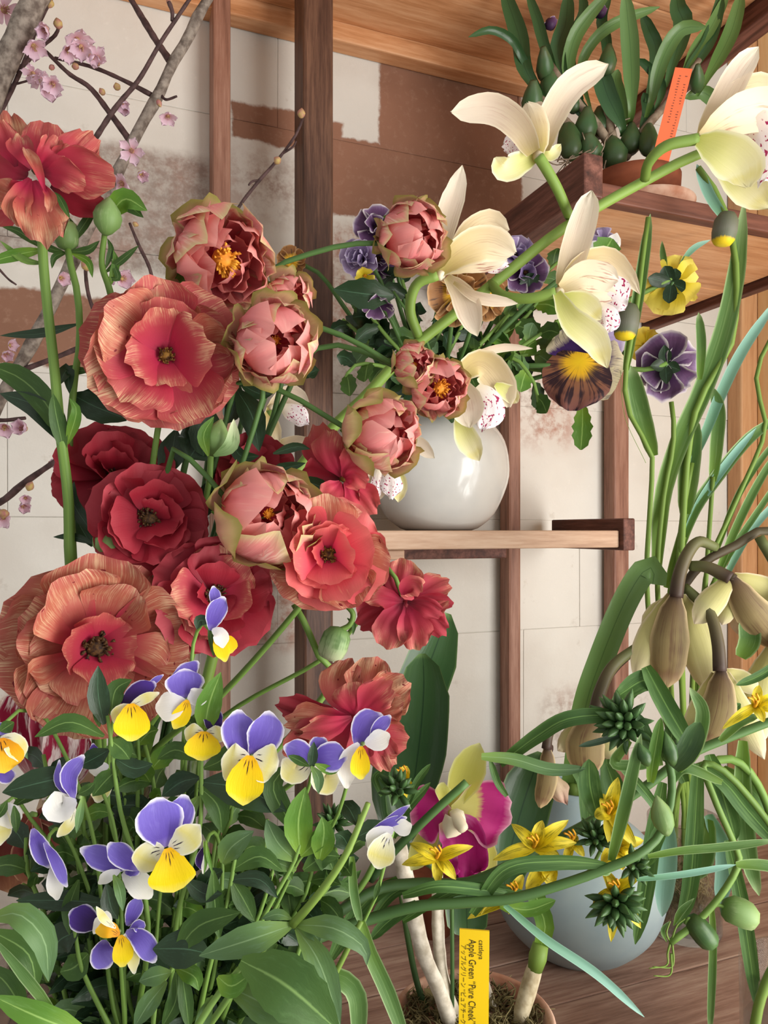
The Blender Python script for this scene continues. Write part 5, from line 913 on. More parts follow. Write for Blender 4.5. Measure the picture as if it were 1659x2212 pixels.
# brown pot behind the canes
bp = on(935, .98); o = lathe('terracotta_pot', None, bp, [(0, 0), (.024, 0), (.034, .066), (.037, .068), (.037, .082), (.033, .084), (.031, .07), (0, .068)], M['terra_d'], 40); tag(o, 'small plain brown terracotta pot behind the cattleya canes', 'pot')
# ---------------------------------------------------------------- horizontal stems with yellow star flowers
GS = 'yellow star-flowered stems'
def star(parent, cx, cy, D_, tips, w_=30, hr=4):
    w_ *= .78
    fl = bud('flower', parent, (cx-4, cy+6, .4), (cx+4, cy-12, -1.2), D_, hr, M['starc'], POD, 8)
    for t in tips:
        kw = dict(prof='star', nu=4, nv=8, cup=.5, ruf=.05)
        pts = [(cx, cy, 0)]+([(t[0]*.5+cx*.5+(t[3] if len(t) > 3 else 0), t[1]*.5+cy*.5+(t[4] if len(t) > 4 else -3), -.5), (t[0], t[1], t[2] if len(t) > 2 else 0)])
        blade('tepal', fl, pts, D_, w_, M['star'], **kw)
    for k in range(3): tube('stamen', fl, [(cx, cy, -.3), (cx-6+k*7, cy-14, -1.2), (cx-16+k*9, cy-18-k*4, -1.6)], D_, 1.8, M['starc'], 2.4, 6, 5)
    return fl
D = .52
s1 = root('star_flower_spray', 'long horizontal green stem carrying yellow star flowers, lower of two', 'flower', P(360, 2400, .49), GS)
tube('stem', s1, [(340, 2450, -5), (420, 2180, -4), (560, 2080, -3), (700, 2020, -1), (800, 1985), (900, 1958), (1000, 1950), (1100, 1942), (1200, 1915), (1300, 1880), (1385, 1842), (1432, 1790, 1), (1452, 1700, 1), (1440, 1620, 1)], D, 15, M['stemd'], 9, 50)
s2 = root('star_flower_spray', 'long horizontal green stem carrying yellow star flowers, upper of two', 'flower', P(380, 2400, .50), GS)
tube('stem', s2, [(400, 2450, -8), (520, 2150, -6), (640, 2040, -4), (800, 1928, -1), (900, 1908), (1000, 1908), (1080, 1880), (1150, 1842), (1230, 1800, 2), (1310, 1755, 3), (1400, 1695, 3), (1480, 1635, 3), (1570, 1595, 3), (1700, 1545, 3)], D+.03, 12, M['stemd'], 10, 50)
star(s1, 945, 1852, .53, [(868, 1868), (885, 1822, .3), (1022, 1828, -.3), (985, 1900, -.4), (946, 1910, -.4)], 34)
star(s2, 1155, 1828, .54, [(1065, 1858, -.3), (1105, 1780, .3), (1172, 1772, .6), (1228, 1772, .3), (1210, 1850, -.8), (1245, 1820, 0)], 38)
star(s2, 1182, 1872, .56, [(1192, 1916, -.5), (1135, 1925, -.3), (1110, 1850, 0), (1195, 1905, -.5)], 44)
star(s2, 1235, 1818, .56, [(1218, 1880, -.4), (1262, 1850, -.3), (1250, 1815, 0), (1225, 1840, 0)], 26)
star(s2, 1316, 1755, .55, [(1302, 1715, .4), (1345, 1712, 0), (1375, 1830, -.5), (1325, 1840, -.5), (1285, 1765, 0), (1335, 1680, .5)], 40)
star(s2, 1330, 1830, .57, [(1390, 1815, 0), (1375, 1850, 0), (1390, 1870, -.3), (1300, 1870, 0), (1345, 1880, 0)], 36)
star(s1, 1110, 1930, .54, [(1040, 1975, -.5), (1010, 1985, 0), (1055, 1930, 0), (1100, 1975, -.4), (1130, 1890, 0)], 34)
star(s1, 1330, 1925, .55, [(1320, 2035, -.2), (1385, 2005, 0), (1280, 1955, 0), (1310, 1880, 0), (1390, 1880, .4), (1300, 1880, 0)], 34)
star(s2, 1632, 1525, .55, [(1700, 1540, 0), (1650, 1560, -.3), (1640, 1480, .3), (1560, 1575, 0), (1690, 1500, 0)], 28)
star(s1, 870, 1680, .60, [(880, 1655, 0), (872, 1720, 0), (890, 1730, 0), (860, 1720, 0)], 36)
for s_, x, y, r_, n, dx, dy, k in [(s1, 1345, 1560, 66, 40, -.6, -.5, 1), (s2, 1285, 1808, 44, 26, 0, -1, 2), (s1, 1330, 1952, 62, 40, .1, .5, 3), (s2, 718, 1775, 40, 26, .2, -1, 4), (s1, 858, 1705, 44, 16, 0, -1, 5), (s1, 1370, 1870, 40, 18, .9, .2, 6), (s2, 1460, 1640, 46, 14, .3, -.8, 7)]:
    spiky(s_, x, y, .54 if s_ is s1 else .555, r_, n, 'budk', k, dx, dy, wd=.3 if n > 20 else .36)
tube('side_stem', s2, [(1320, 1770, 0), (1300, 1830, -.5), (1275, 1880, -.5)], .56, 4, M['stem']); tube('side_stem', s2, [(640, 2040, -3), (690, 1900, -3), (715, 1800, -1)], .55, 8, M['stem'])
tube('side_stem', s2, [(700, 2000, -2), (790, 1900, -2), (850, 1760, -.5)], .555, 7, M['stem']); tube('side_stem', s1, [(1440, 1640, 1), (1400, 1600, 1.5), (1355, 1575, 1.5)], D, 6, M['stem'])
tube('cut_stem', s2, [(800, 1900, -1), (850, 1840, -1.5), (930, 1760, -2), (1008, 1690, -2)], .55, 10, M['stemd'], 9)
leaves(s1, .53, [([(1080, 1650, 3), (1160, 1590, 2), (1230, 1552, 1), (1330, 1550, 1), (1395, 1600, 1)], 34), ([(870, 1990), (980, 1925, -.5), (1080, 1920), (1150, 1935)], 22), ([(1020, 1975), (1090, 1880, -1), (1200, 1862, -1), (1320, 1868, -1)], 34, dict(roll=20)), ([(870, 1935, -.5), (950, 1915, -1), (1060, 1925, -.5), (1100, 1930)], 26), ([(1400, 1850), (1470, 1838), (1560, 1830), (1680, 1815)], 18, 'grass'), ([(1375, 1900), (1480, 1888), (1590, 1868)], 14, 'grassb'), ([(1590, 1868), (1640, 1868), (1720, 1880)], 24, 'grass'), ([(1090, 1955, -.5), (1180, 2030, -1), (1290, 2105, -1), (1392, 2197, -1)], 20, 'grassb'), ([(1260, 1900), (1290, 1880, -.5), (1320, 1885)], 22, 'grass'), ([(900, 1950), (840, 1990), (800, 2030)], 26), ([(1080, 1955), (1140, 1965), (1200, 1945)], 30, 'lfl'), ([(1320, 1860, -.5), (1350, 1740, -1), (1385, 1585, -1)], 28, 'grass'), ([(1405, 1690, -.5), (1412, 1640, -1), (1428, 1550, -1)], 26, 'lfl'), ([(1425, 1655), (1395, 1590), (1378, 1540)], 30, 'lfg'), ([(1465, 1665), (1500, 1620), (1518, 1540), (1490, 1485)], 30, 'grass'), ([(1455, 1660, -1), (1485, 1620, -1), (1512, 1560, -1)], 46, 'budk'), ([(1560, 1690), (1480, 1660), (1445, 1700)], 22, 'grass'), ([(1360, 1580), (1300, 1600), (1250, 1612)], 14, 'lfd'), ([(1360, 1600), (1330, 1650), (1420, 1650)], 24, 'grass')], 'strap', prof='strap', cup=.4, nv=20)
leaves(s2, .55, [([(1040, 1634), (1110, 1640), (1190, 1662), (1265, 1660)], 28, 'lfg'), ([(1095, 1720), (1075, 1690), (1058, 1640)], 16), ([(850, 1810), (870, 1760), (930, 1690)], 20), ([(825, 1720), (810, 1680), (835, 1660)], 14), ([(850, 1740), (840, 1700), (815, 1675)], 14), ([(880, 1740), (900, 1690), (930, 1650)], 16), ([(640, 2040, -2), (700, 1960, -2), (780, 1880, -2)], 30), ([(1290, 1760, .5), (1275, 1700), (1272, 1640)], 46, 'strap'), ([(1320, 1800, 1), (1330, 1720, 1), (1310, 1650, 1)], 44), ([(1440, 1770), (1415, 1820), (1400, 1870)], 30), ([(1330, 1640), (1400, 1720), (1425, 1760)], 22), ([(1555, 1600), (1600, 1560), (1640, 1545)], 20, 'grass'), ([(860, 1900), (780, 1960), (710, 2080)], 34), ([(920, 1905), (850, 1930), (800, 1990)], 22)], 'strap', prof='strap', cup=.4, nv=16)
for a, b, r_, m in [((1442, 1805, -1), (1418, 1718, -1), 24, 'budg'), ((1455, 1655), (1436, 1580), 17, 'budk'), ((1400, 1655), (1380, 1605), 16, 'budk')]: bud('bud', s1, a, b, D, r_, M[m], BUD, 10, .05)
# drooping strap-leaved lily stems at the right edge
D = .64
e = root('strap_leaved_lily', 'stem with long hanging strap leaves at the right edge', 'plant', P(1735, 2040, .66)); tube('stem', e, [(1735, 2060, 2), (1690, 1850, 2), (1640, 1700, 2), (1580, 1640, 2), (1500, 1660, 2)], D, 9, M['stem'])
leaves(e, D, [([(1395, 1440, 3), (1440, 1525, 2), (1495, 1620, 1)], 42), ([(1512, 1652, 1), (1570, 1695), (1615, 1750), (1690, 1835)], 40), ([(1605, 1600, 2), (1605, 1720, 2), (1618, 1850, 1), (1640, 1935, 1)], 38, 'grass'), ([(1508, 1650, 0), (1500, 1800, -.5), (1488, 1930, -.5), (1462, 2005, -.5)], 36), ([(1432, 1690, 1), (1412, 1800, 1), (1392, 1940, 1), (1372, 2040, 1)], 36), ([(1532, 1630, 1), (1562, 1720, 1), (1590, 1815, 1)], 42), ([(1572, 1815, 1), (1592, 1900, 1), (1612, 2010, 1), (1636, 2180, 1)], 32), ([(1538, 1955, 1), (1540, 2060, 1), (1533, 2240, 1)], 17, 'grass'), ([(1560, 1660, 3), (1610, 1700, 3), (1700, 1790, 3)], 38, 'grass'), ([(1530, 1770, 3), (1520, 1850, 3), (1500, 1900, 3)], 44, 'grass'), ([(1420, 1720, 3), (1440, 1830, 3), (1430, 1980, 3)], 44, 'grassb'), ([(1470, 1600, 3), (1540, 1560, 3), (1600, 1520, 3)], 40), ([(1530, 1760, 3), (1565, 1850, 3), (1555, 1960, 3)], 38, 'grassb'), ([(1600, 1420, 5), (1620, 1380, 5), (1610, 1330, 5)], 44, 'grass'), ([(1700, 1420, 3), (1640, 1460, 3), (1590, 1480, 3)], 20), ([(1340, 1500, 3), (1390, 1470, 3), (1430, 1480, 3)], 46), ([(1330, 1560, 4), (1350, 1500, 4), (1400, 1460, 4)], 40), ([(1480, 1690, 2), (1450, 1620, 2), (1460, 1540, 2)], 36), ([(1240, 1650, 6), (1270, 1700, 6), (1275, 1800, 6)], 44), ([(1310, 1640, 6), (1320, 1720, 6), (1330, 1800, 6)], 40)], 'strap', prof='strap', cup=.35, nv=18)
e = root('podded_fritillary', 'pale bending stem with two green seed pods and curling tendrils', 'plant', P(1735, 2060, .66)); D = .60
tube('stem', e, [(1735, 2060, 6), (1700, 1850, 4), (1590, 1690, 1), (1520, 1650, 1), (1545, 1730), (1580, 1810), (1596, 1862), (1560, 1930), (1505, 1992), (1448, 2036)], D, 8, M['stem'], 7, 44)
bud('seed_pod', e, (1562, 1958), (1632, 1985), D, 30, M['budg'], POD, 14, .05); bud('seed_pod', e, (1490, 1982), (1540, 2042), D, 24, M['budk'], POD, 14, .05); tube('pod_stalk', e, [(1535, 1960), (1550, 1955), (1565, 1960)], D, 4, M['stem']); tube('pod_stalk', e, [(1480, 1996), (1486, 1985), (1494, 1986)], D, 4, M['stem'])
for pts in [[(1448, 2036), (1442, 2060), (1440, 2085), (1402, 2092)], [(1452, 2036), (1455, 2075), (1448, 2090), (1410, 2088)], [(1450, 2060), (1448, 2105), (1412, 2108)], [(1448, 2036), (1440, 2015), (1448, 1990)], [(1450, 2034), (1462, 2000), (1480, 1985)]]: tube('tendril', e, pts, D, 2.6, M['steml'], 1.2, 14, 6)
leaves(e, D, [([(1455, 2000), (1470, 1970), (1500, 1940)], 14), ([(1440, 2035), (1432, 2010), (1446, 1990)], 10)], 'grass')
e = root('cut_reed', 'short pale jointed reed leaning in the bottom right corner', 'plant', P(1700, 2330, .60)); tube('stem', e, [(1625, 2250), (1645, 2150), (1690, 2060), (1760, 1990)], .60, 11, M['steml'], 10, 12, 8, .05)
# ---------------------------------------------------------------- foreground violas
GV = 'violas in the glass bucket'
def vio(label, x, y, D_, rows, stem, hub='budg', leafs=(), sep=True, r=5.5, sm='stem'):
    b = (320+R.uniform(-90, 90), 2460); e = root('viola', label, 'flower', P(b[0], b[1], .47), GV)
    tube('stem', e, [(b[0], b[1], (.47-D_)*100), (b[0]*.6+stem[0][0]*.4, 2280, (.46-D_)*100)]+[s if len(s) > 2 else (s[0], s[1], 2.6 if k < len(stem)-1 else 1.2) for k, s in enumerate(stem)]+[(x, y, .6)], D_, r, M[sm], r*.7, 30)
    pets(e, x, y, D_, [(m, p_, w_, {**dict(prof='round', ruf=.03, cup=.12), **(o_[0] if o_ else {})}) for m, p_, w_, *o_ in rows], hub, 5)
    if leafs: leaves(e, D_, leafs, 'lf', cup=.25, ser=.1)
    return e
vio('large viola with two upright lilac petals, in front of the narrow vase', 542, 1632, .43, [('vt', [(535, 1640, .3), (518, 1590, .3), (512, 1532, .2)], 78), ('vt', [(545, 1640, .2), (572, 1590, .1), (582, 1535, 0)], 80), ('vs', [(540, 1635, 0), (505, 1645, -.2), (478, 1640, -.2)], 84), ('vs', [(545, 1635, 0), (575, 1648, -.2), (602, 1655, -.2)], 84), ('vy', [(540, 1632, -.3), (530, 1690, -.7), (525, 1740, -.6)], 82)], [(440, 2000), (470, 1800), (520, 1700)])
vio('small viola with dark upper petal just left of the large lilac viola', 440, 1582, .44, [('vd', [(450, 1575, .3), (465, 1550, .3), (480, 1540, .3)], 52), ('vs', [(440, 1582, 0), (415, 1582, -.1), (398, 1578, 0)], 40), ('vs', [(445, 1582, 0), (470, 1585, -.1), (488, 1578, 0)], 38), ('vy', [(440, 1580, -.2), (438, 1610, -.5), (437, 1644, -.5)], 78)], [(400, 1950), (420, 1760), (428, 1660)])
vio('viola in side view with deep violet cap and bright yellow lip, under the copper bloom', 285, 1525, .43, [('vt', [(310, 1490, .3), (335, 1470, .3), (354, 1457, .3)], 14), ('vd', [(262, 1520, .2), (300, 1495, 0), (338, 1475, 0)], 46), ('vs', [(275, 1530, -.1), (312, 1510, -.2), (345, 1496, -.2)], 24), ('vs', [(290, 1525, -.2), (262, 1540, -.3), (245, 1562, -.3)], 38), ('vy', [(282, 1520, -.3), (285, 1560, -.6), (285, 1602, -.4)], 76)], [(300, 1950), (240, 1780), (235, 1640), (250, 1540)])
vio('viola with rounded lilac cap and white side petals above the small viola', 402, 1510, .44, [('vt', [(415, 1470, 1), (400, 1450, 1), (390, 1435, 1)], 70), ('vt', [(405, 1510, .2), (400, 1480, .2), (398, 1444, .2)], 84), ('vw', [(405, 1512, 0), (425, 1505, 0), (440, 1490, 0)], 44), ('vw', [(402, 1515, 0), (370, 1525, -.2), (335, 1530, -.2)], 64), ('vy', [(405, 1512, -.1), (395, 1540, -.2), (375, 1575, -.2)], 40)], [(380, 1950), (390, 1760), (395, 1620)])
vio('tall viola in profile against the deep red bloom', 458, 1365, .43, [('vt', [(470, 1320, .2), (465, 1290, .2), (460, 1265, .2)], 26), ('vt', [(455, 1362, 0), (466, 1325, 0), (485, 1288, 0)], 44), ('vw', [(458, 1360, -.1), (475, 1370, -.2), (482, 1400, -.2)], 34), ('vy', [(480, 1375, 0), (495, 1390, 0), (498, 1412, 0)], 34), ('vy', [(465, 1370, -.1), (478, 1400, -.2), (488, 1430, -.2)], 34)], [(390, 1950), (400, 1650), (412, 1450), (420, 1380), (440, 1345)], leafs=[([(450, 1350), (458, 1390), (462, 1420)], 14, 'lf'), ([(455, 1345), (432, 1340), (425, 1360)], 26, 'lfd')])
vio('big front-facing viola with rounded lilac petal and golden lip, low on the left', 360, 1838, .42, [('vt', [(365, 1820, .5), (385, 1770, .6), (400, 1715, .6)], 66), ('vt', [(358, 1830, .1), (345, 1770, 0), (338, 1722, 0)], 104), ('vs', [(365, 1832, 0), (400, 1815, -.2), (432, 1782, -.2)], 64), ('vs', [(355, 1835, -.1), (325, 1845, -.3), (305, 1885, -.3)], 66), ('vy', [(362, 1832, -.3), (370, 1880, -.6), (375, 1930, -.4)], 100, dict(prof='fan', ruf=.06))], [(330, 2200), (340, 2000), (352, 1880)])
vio('viola turned away showing two violet white-edged petals, beside the big front-facing one', 290, 1875, .425, [('vt', [(300, 1865, .2), (235, 1858, .2), (172, 1832, .2)], 52), ('vt', [(300, 1878, -.1), (265, 1850, -.2), (232, 1822, -.2)], 48), ('vt', [(270, 1885, 0), (290, 1882, -.1), (300, 1890, -.1)], 26), ('vw', [(265, 1885, 0), (295, 1905, -.2), (328, 1940, -.2)], 52), ('vw', [(260, 1880, -.2), (230, 1895, -.3), (212, 1910, -.3)], 26)], [(290, 2200), (265, 2050), (250, 1930)], leafs=[([(245, 1890, -.5), (258, 1920, -1), (266, 1968, -1)], 24, 'lfg'), ([(230, 1910), (240, 1960), (255, 1985)], 40, 'lfd')])
vio('crumpled viola with golden heart and violet wings near the bottom left', 255, 2010, .42, [('vd', [(215, 2000, .2), (180, 1985, .3), (150, 1968, .3)], 56), ('vt', [(275, 2000, .3), (288, 1970, .4), (302, 1935, .4)], 36), ('vw', [(230, 2010, .1), (220, 1995, 0), (205, 1985, 0)], 50), ('vt', [(225, 2030, 0), (222, 2060, 0), (238, 2090, 0)], 56), ('vt', [(272, 2012, 0), (305, 2030, -.2), (336, 2080, -.2)], 46), ('vt', [(280, 2008, .1), (300, 2000, .1), (302, 2015, .1)], 26), ('vs', [(268, 2018, -.1), (285, 2050, -.3), (290, 2105, -.3)], 28), ('vo', [(258, 2020, -.3), (235, 2008, -.6), (205, 2012, -.6)], 34), ('vy', [(260, 2020, -.3), (265, 2055, -.6), (265, 2090, -.6)], 44), ('vs', [(250, 2005, -.4), (225, 1985, -.6), (208, 1958, -.6)], 18)], [(270, 2250), (262, 2100)])
vio('pale viola seen from behind with white-rimmed violet petals', 672, 1645, .43, [('vs', [(672, 1645, .6), (640, 1665, .6), (610, 1640, .6)], 60), ('vs', [(680, 1655, .5), (700, 1685, .5), (735, 1680, .5)], 60), ('vt', [(680, 1645, .1), (650, 1625, 0), (612, 1612, 0)], 50), ('vt', [(672, 1640, .1), (690, 1612, .2), (705, 1595, .2)], 46), ('vt', [(672, 1640, -.1), (712, 1635, -.2), (752, 1632, -.2)], 66)], [(540, 2020), (600, 1850), (655, 1730), (672, 1680)], leafs=[([(672, 1660, -.6), (676, 1630, -.8), (678, 1602, -.8)], 24, 'lfd'), ([(668, 1655, -.5), (640, 1640, -.4), (622, 1632, -.4)], 20, 'lf'), ([(680, 1650, -.5), (715, 1665, -.4), (735, 1660, -.4)], 20, 'lfl'), ([(672, 1655, -.7), (688, 1680, -.9), (688, 1715, -.9)], 24, 'lfg')])
vio('white and yellow viola with lilac upright petals in front of the low copper bloom', 782, 1605, .43, [('vt', [(770, 1612, .2), (790, 1565, .2), (828, 1545, .2)], 60), ('vt', [(800, 1598, 0), (820, 1570, 0), (845, 1545, 0)], 32), ('vw', [(775, 1605, -.1), (752, 1640, -.2), (748, 1705, -.2)], 42), ('vw', [(788, 1605, -.1), (815, 1600, -.2), (842, 1585, -.2)], 46), ('vy', [(780, 1612, -.3), (778, 1650, -.6), (780, 1685, -.5)], 44)], [(560, 2020), (650, 1850), (720, 1780), (760, 1660)])
vio('pale yellow viola in profile left of the magenta orchid', 850, 1790, .44, [('vt', [(810, 1790, .2), (850, 1765, .2), (886, 1738, .2)], 18), ('vt', [(802, 1795, .1), (840, 1778, .1), (880, 1765, .1)], 22), ('vw', [(850, 1790, 0), (870, 1788, -.1), (890, 1782, -.1)], 36), ('vw', [(850, 1790, -.2), (815, 1810, -.3), (795, 1835, -.3)], 44), ('vs', [(840, 1800, -.3), (825, 1840, -.6), (815, 1878, -.5)], 62)], [(600, 2030), (760, 2010), (805, 1950), (822, 1900)], leafs=[([(820, 1900), (815, 1920), (808, 1945)], 14, 'lf')])
vio('viola in back view with curved violet petal and pale spur, far left', 170, 1720, .42, [('vt', [(165, 1730, .2), (128, 1690, .2), (128, 1640, .2)], 18), ('vt', [(160, 1725, 0), (150, 1675, -.2), (182, 1630, -.2)], 40), ('vw', [(165, 1730, -.1), (130, 1745, -.2), (118, 1710, -.2)], 66), ('vs', [(162, 1745, 0), (150, 1780, -.1), (122, 1808, -.1)], 26)], [(270, 2200), (258, 1900), (245, 1780), (215, 1700), (185, 1700)], leafs=[([(178, 1720, -.5), (172, 1760, -.8), (165, 1800, -.8)], 18, 'lfg'), ([(170, 1715, -.4), (190, 1705, -.5), (205, 1690, -.5)], 26, 'lf')])
vio('little pale drooping viola above the spurred one', 222, 1665, .45, [('vd', [(215, 1655, .2), (205, 1630, .2), (200, 1605, .2)], 22), ('vd', [(230, 1655, .1), (210, 1650, .1), (180, 1655, .1)], 14), ('vw', [(235, 1655, 0), (210, 1660, -.1), (192, 1665, -.1)], 34), ('vs', [(228, 1665, -.1), (222, 1690, -.2), (210, 1735, -.2)], 44)], [(290, 2150), (310, 1800), (285, 1640), (260, 1610), (240, 1640)])
vio('orange-yellow viola cut by the left edge', -5, 1600, .42, [('vt', [(0, 1590, .2), (5, 1570, .2), (15, 1590, .2)], 30), ('vs', [(0, 1595, -.1), (30, 1605, -.2), (45, 1645, -.2)], 46), ('vo', [(0, 1595, -.3), (5, 1630, -.6), (10, 1670, -.5)], 84), ('vt', [(-10, 1660, .2), (10, 1675, .2), (35, 1672, .2)], 34)], [(250, 2200), (200, 1800), (110, 1570), (60, 1535), (25, 1545)], leafs=[([(30, 1590), (45, 1610), (60, 1640)], 16, 'lfg'), ([(30, 1560), (15, 1570), (0, 1580)], 30, 'lf')])
vio('folded dark violet viola hanging left of the spurred viola', 100, 1835, .43, [('vt', [(70, 1790, .1), (85, 1830, 0), (110, 1875, 0)], 40), ('vt', [(95, 1820, -.2), (120, 1860, -.3), (145, 1918, -.3)], 26), ('vw', [(112, 1870, .1), (118, 1910, .1), (125, 1945, .1)], 34)], [(270, 2250), (200, 1950), (140, 1800), (110, 1800)])
vio('tiny closed violet viola bud under the big front-facing viola', 440, 1835, .43, [('vd', [(440, 1830, 0), (436, 1855, 0), (436, 1880, 0)], 28), ('vw', [(444, 1835, -.1), (446, 1860, -.1), (438, 1888, -.1)], 18)], [(450, 2150), (480, 1900), (470, 1810), (455, 1800)], leafs=[([(445, 1815, -.3), (450, 1850, -.4), (460, 1890, -.4)], 10, 'lfl'), ([(440, 1815, -.3), (445, 1860, -.4), (440, 1890, -.4)], 8, 'lfl')])
vio('cream viola cut by the left edge beneath a dark leaf', 5, 1740, .44, [('vw', [(10, 1735, 0), (20, 1760, 0), (25, 1790, 0)], 50), ('vs', [(5, 1740, -.1), (0, 1780, -.2), (-5, 1830, -.2)], 50)], [(260, 2250), (150, 1900), (60, 1760), (30, 1720)], leafs=[([(30, 1740, -.3), (34, 1770, -.4), (35, 1800, -.4)], 20, 'lf'), ([(15, 1730, -.3), (5, 1750, -.4), (-10, 1770, -.4)], 20, 'lf')])
# leafy viola shoots; the leaves that can be told apart are placed one by one
def sp(label, stem, D_, rows, mat='lf', r=8, smat='stem'):
    b = (320+R.uniform(-90, 90), 2460); e = root('viola_sprig', label, 'sprig', P(b[0], b[1], .47), GV)
    tube('stem', e, [(b[0], b[1], (.47-D_)*100), (b[0]*.5+stem[0][0]*.5, 2290, (.46-D_)*100)]+list(stem), D_, r, M[smat], r*.5, 26); leaves(e, D_, rows, mat, ser=.1, cup=.25, nv=9); return e
sp('tall leafy viola sprig in front of the copper bloom', [(320, 2000), (260, 1750), (240, 1600), (232, 1545)], .43, [([(225, 1565), (212, 1500, -.5), (212, 1438, -.5)], 48, 'lfd'), ([(240, 1545), (250, 1490), (285, 1468)], 44, 'lf'), ([(225, 1590), (150, 1560, -.5), (75, 1592, -.5)], 42, 'lf'), ([(215, 1570), (210, 1540), (200, 1520)], 20), ([(240, 1600), (265, 1620), (280, 1640)], 50), ([(235, 1620), (200, 1640), (170, 1655)], 46, 'lfd'), ([(250, 1640), (290, 1660), (330, 1650)], 44, 'lfd'), ([(255, 1660), (225, 1690), (200, 1720)], 46), ([(170, 1672), (90, 1690, -1), (5, 1712, -1)], 66, 'lfd')])
sp('leafy viola sprig behind the rounded lilac cap, leaf tip upright', [(380, 2000), (430, 1800), (435, 1640), (440, 1590)], .445, [([(440, 1590), (452, 1520, -.5), (477, 1452, -.5)], 58, 'lfl'), ([(445, 1600), (410, 1560), (385, 1550)], 30), ([(430, 1680), (390, 1690), (350, 1720)], 50, 'lfd'), ([(440, 1690), (530, 1705, -.5), (618, 1752, -.5)], 84, 'lfd'), ([(440, 1660), (480, 1640), (500, 1600)], 40), ([(430, 1700), (470, 1740), (480, 1800)], 50, 'lf'), ([(425, 1640), (380, 1620), (340, 1640)], 40, 'lf'), ([(430, 1720), (400, 1770), (410, 1830)], 46, 'lfg')])
sp('bright leafy viola sprig below the pale back-view viola', [(560, 2000), (640, 1850), (655, 1760)], .44, [([(648, 1845), (645, 1770, -.5), (660, 1700, -.5)], 66, 'lfl'), ([(640, 1800), (590, 1700), (635, 1645)], 50, 'lf'), ([(640, 1860), (600, 1820), (575, 1770)], 52, 'lfg'), ([(650, 1850), (690, 1810), (720, 1770)], 40, 'lfl'), ([(655, 1880), (700, 1850), (735, 1850)], 46), ([(640, 1880), (590, 1860), (550, 1850)], 34, 'lfg'), ([(690, 1860), (700, 1800, -.4), (695, 1765, -.4)], 54, 'lfl'), ([(680, 1850), (710, 1860), (720, 1880)], 50, 'lf'), ([(630, 1900), (610, 1870), (600, 1900)], 40, 'lf')])
sp('grey-green viola sprig at the right of the big front-facing viola', [(450, 2100), (490, 1950), (510, 1840)], .435, [([(480, 1865), (500, 1830, -.4), (548, 1795, -.4)], 56, 'lfg'), ([(500, 1880), (560, 1850), (610, 1880)], 46, 'lf'), ([(495, 1900), (560, 1900), (600, 1940)], 36, 'lfd'), ([(490, 1920), (470, 1970), (480, 2010)], 44, 'lf'), ([(500, 1900), (530, 1950), (550, 1990)], 44, 'lf'), ([(480, 1880), (450, 1900), (430, 1950)], 50, 'lfd'), ([(490, 1940), (440, 1940), (400, 1945)], 30, 'lf')])
sp('large bright branching viola sprig with long grey-green leaves in the bottom middle', [(440, 2230, -3), (560, 2060, -3), (632, 1998, -3)], .43, [([(632, 1998, -3), (540, 2030, -4), (430, 2065, -4)], 66, 'lfg'), ([(640, 1998, -3), (720, 2005, -4), (785, 2045, -4), (792, 2085, -4)], 52, 'lfg'), ([(640, 2005, -3), (690, 2080, -4), (735, 2215, -4)], 62, 'lfg'), ([(630, 1985, -3), (600, 1975, -3), (565, 1985, -3)], 24, 'lfg'), ([(645, 2000, -3), (680, 2020, -3.4), (690, 2040, -3.4)], 26, 'lfg'), ([(600, 2040, -2), (590, 2070, -2.4), (640, 2070, -2.4)], 60, 'lf')], r=11)
tube('side_stem', bpy.data.objects['viola_sprig.004'], [(632, 1998, -3), (690, 1930, -3.4), (745, 1850, -3.4), (785, 1760, -3), (795, 1735, -3)], .43, 10, M['steml'], 6)
sp('broad toothed viola leaf sprig at the bottom centre', [(380, 2280, -4), (470, 2150, -4), (520, 2090, -4)], .42, [([(520, 2075, -4), (620, 2130, -5), (735, 2230, -5)], 130, 'lf', dict(ser=.16, nv=13)), ([(490, 2130, -4), (590, 2180, -4.6), (700, 2260, -4.6)], 80, 'lfg'), ([(560, 2070, -3), (600, 2085, -3), (660, 2075, -3)], 60, 'lfg', dict(ser=.3)), ([(470, 2110, -4), (500, 2130, -4.4), (540, 2105, -4.4)], 50, 'lfl'), ([(460, 2150, -4), (440, 2200, -4), (430, 2260, -4)], 34, 'lfg')], r=12)
sp('large curling leaves of a viola sprig in the bottom left corner', [(200, 2280, -3), (120, 2200, -3), (60, 2120, -3)], .42, [([(-20, 1985, -4), (40, 1975, -4.5), (95, 2030, -4.5), (105, 2120, -4)], 60, 'lfg'), ([(-20, 2010, -3), (60, 2060, -3), (80, 2140, -3)], 60, 'lf'), ([(60, 2200, -4), (10, 2120, -4), (-40, 2090, -4)], 50, 'lf'), ([(135, 2210, -4.4), (70, 2130, -4.6), (-20, 2020, -4.6)], 24, 'grass'), ([(200, 2240, -4), (90, 2200, -5), (-20, 2150, -5)], 60, 'lfl')], r=10)
sp('dark viola sprig spreading left under the crumpled viola', [(250, 2250), (180, 2100), (160, 2000)], .44, [([(230, 1950), (130, 1945), (35, 1945)], 44, 'lfd'), ([(170, 2010), (130, 2030), (110, 2060)], 70, 'lfd'), ([(190, 2060), (160, 2090), (130, 2100)], 60, 'lf'), ([(170, 1900), (150, 1960), (150, 2020)], 34, 'lf'), ([(300, 2050), (330, 2080), (370, 2100)], 46, 'lfd')])
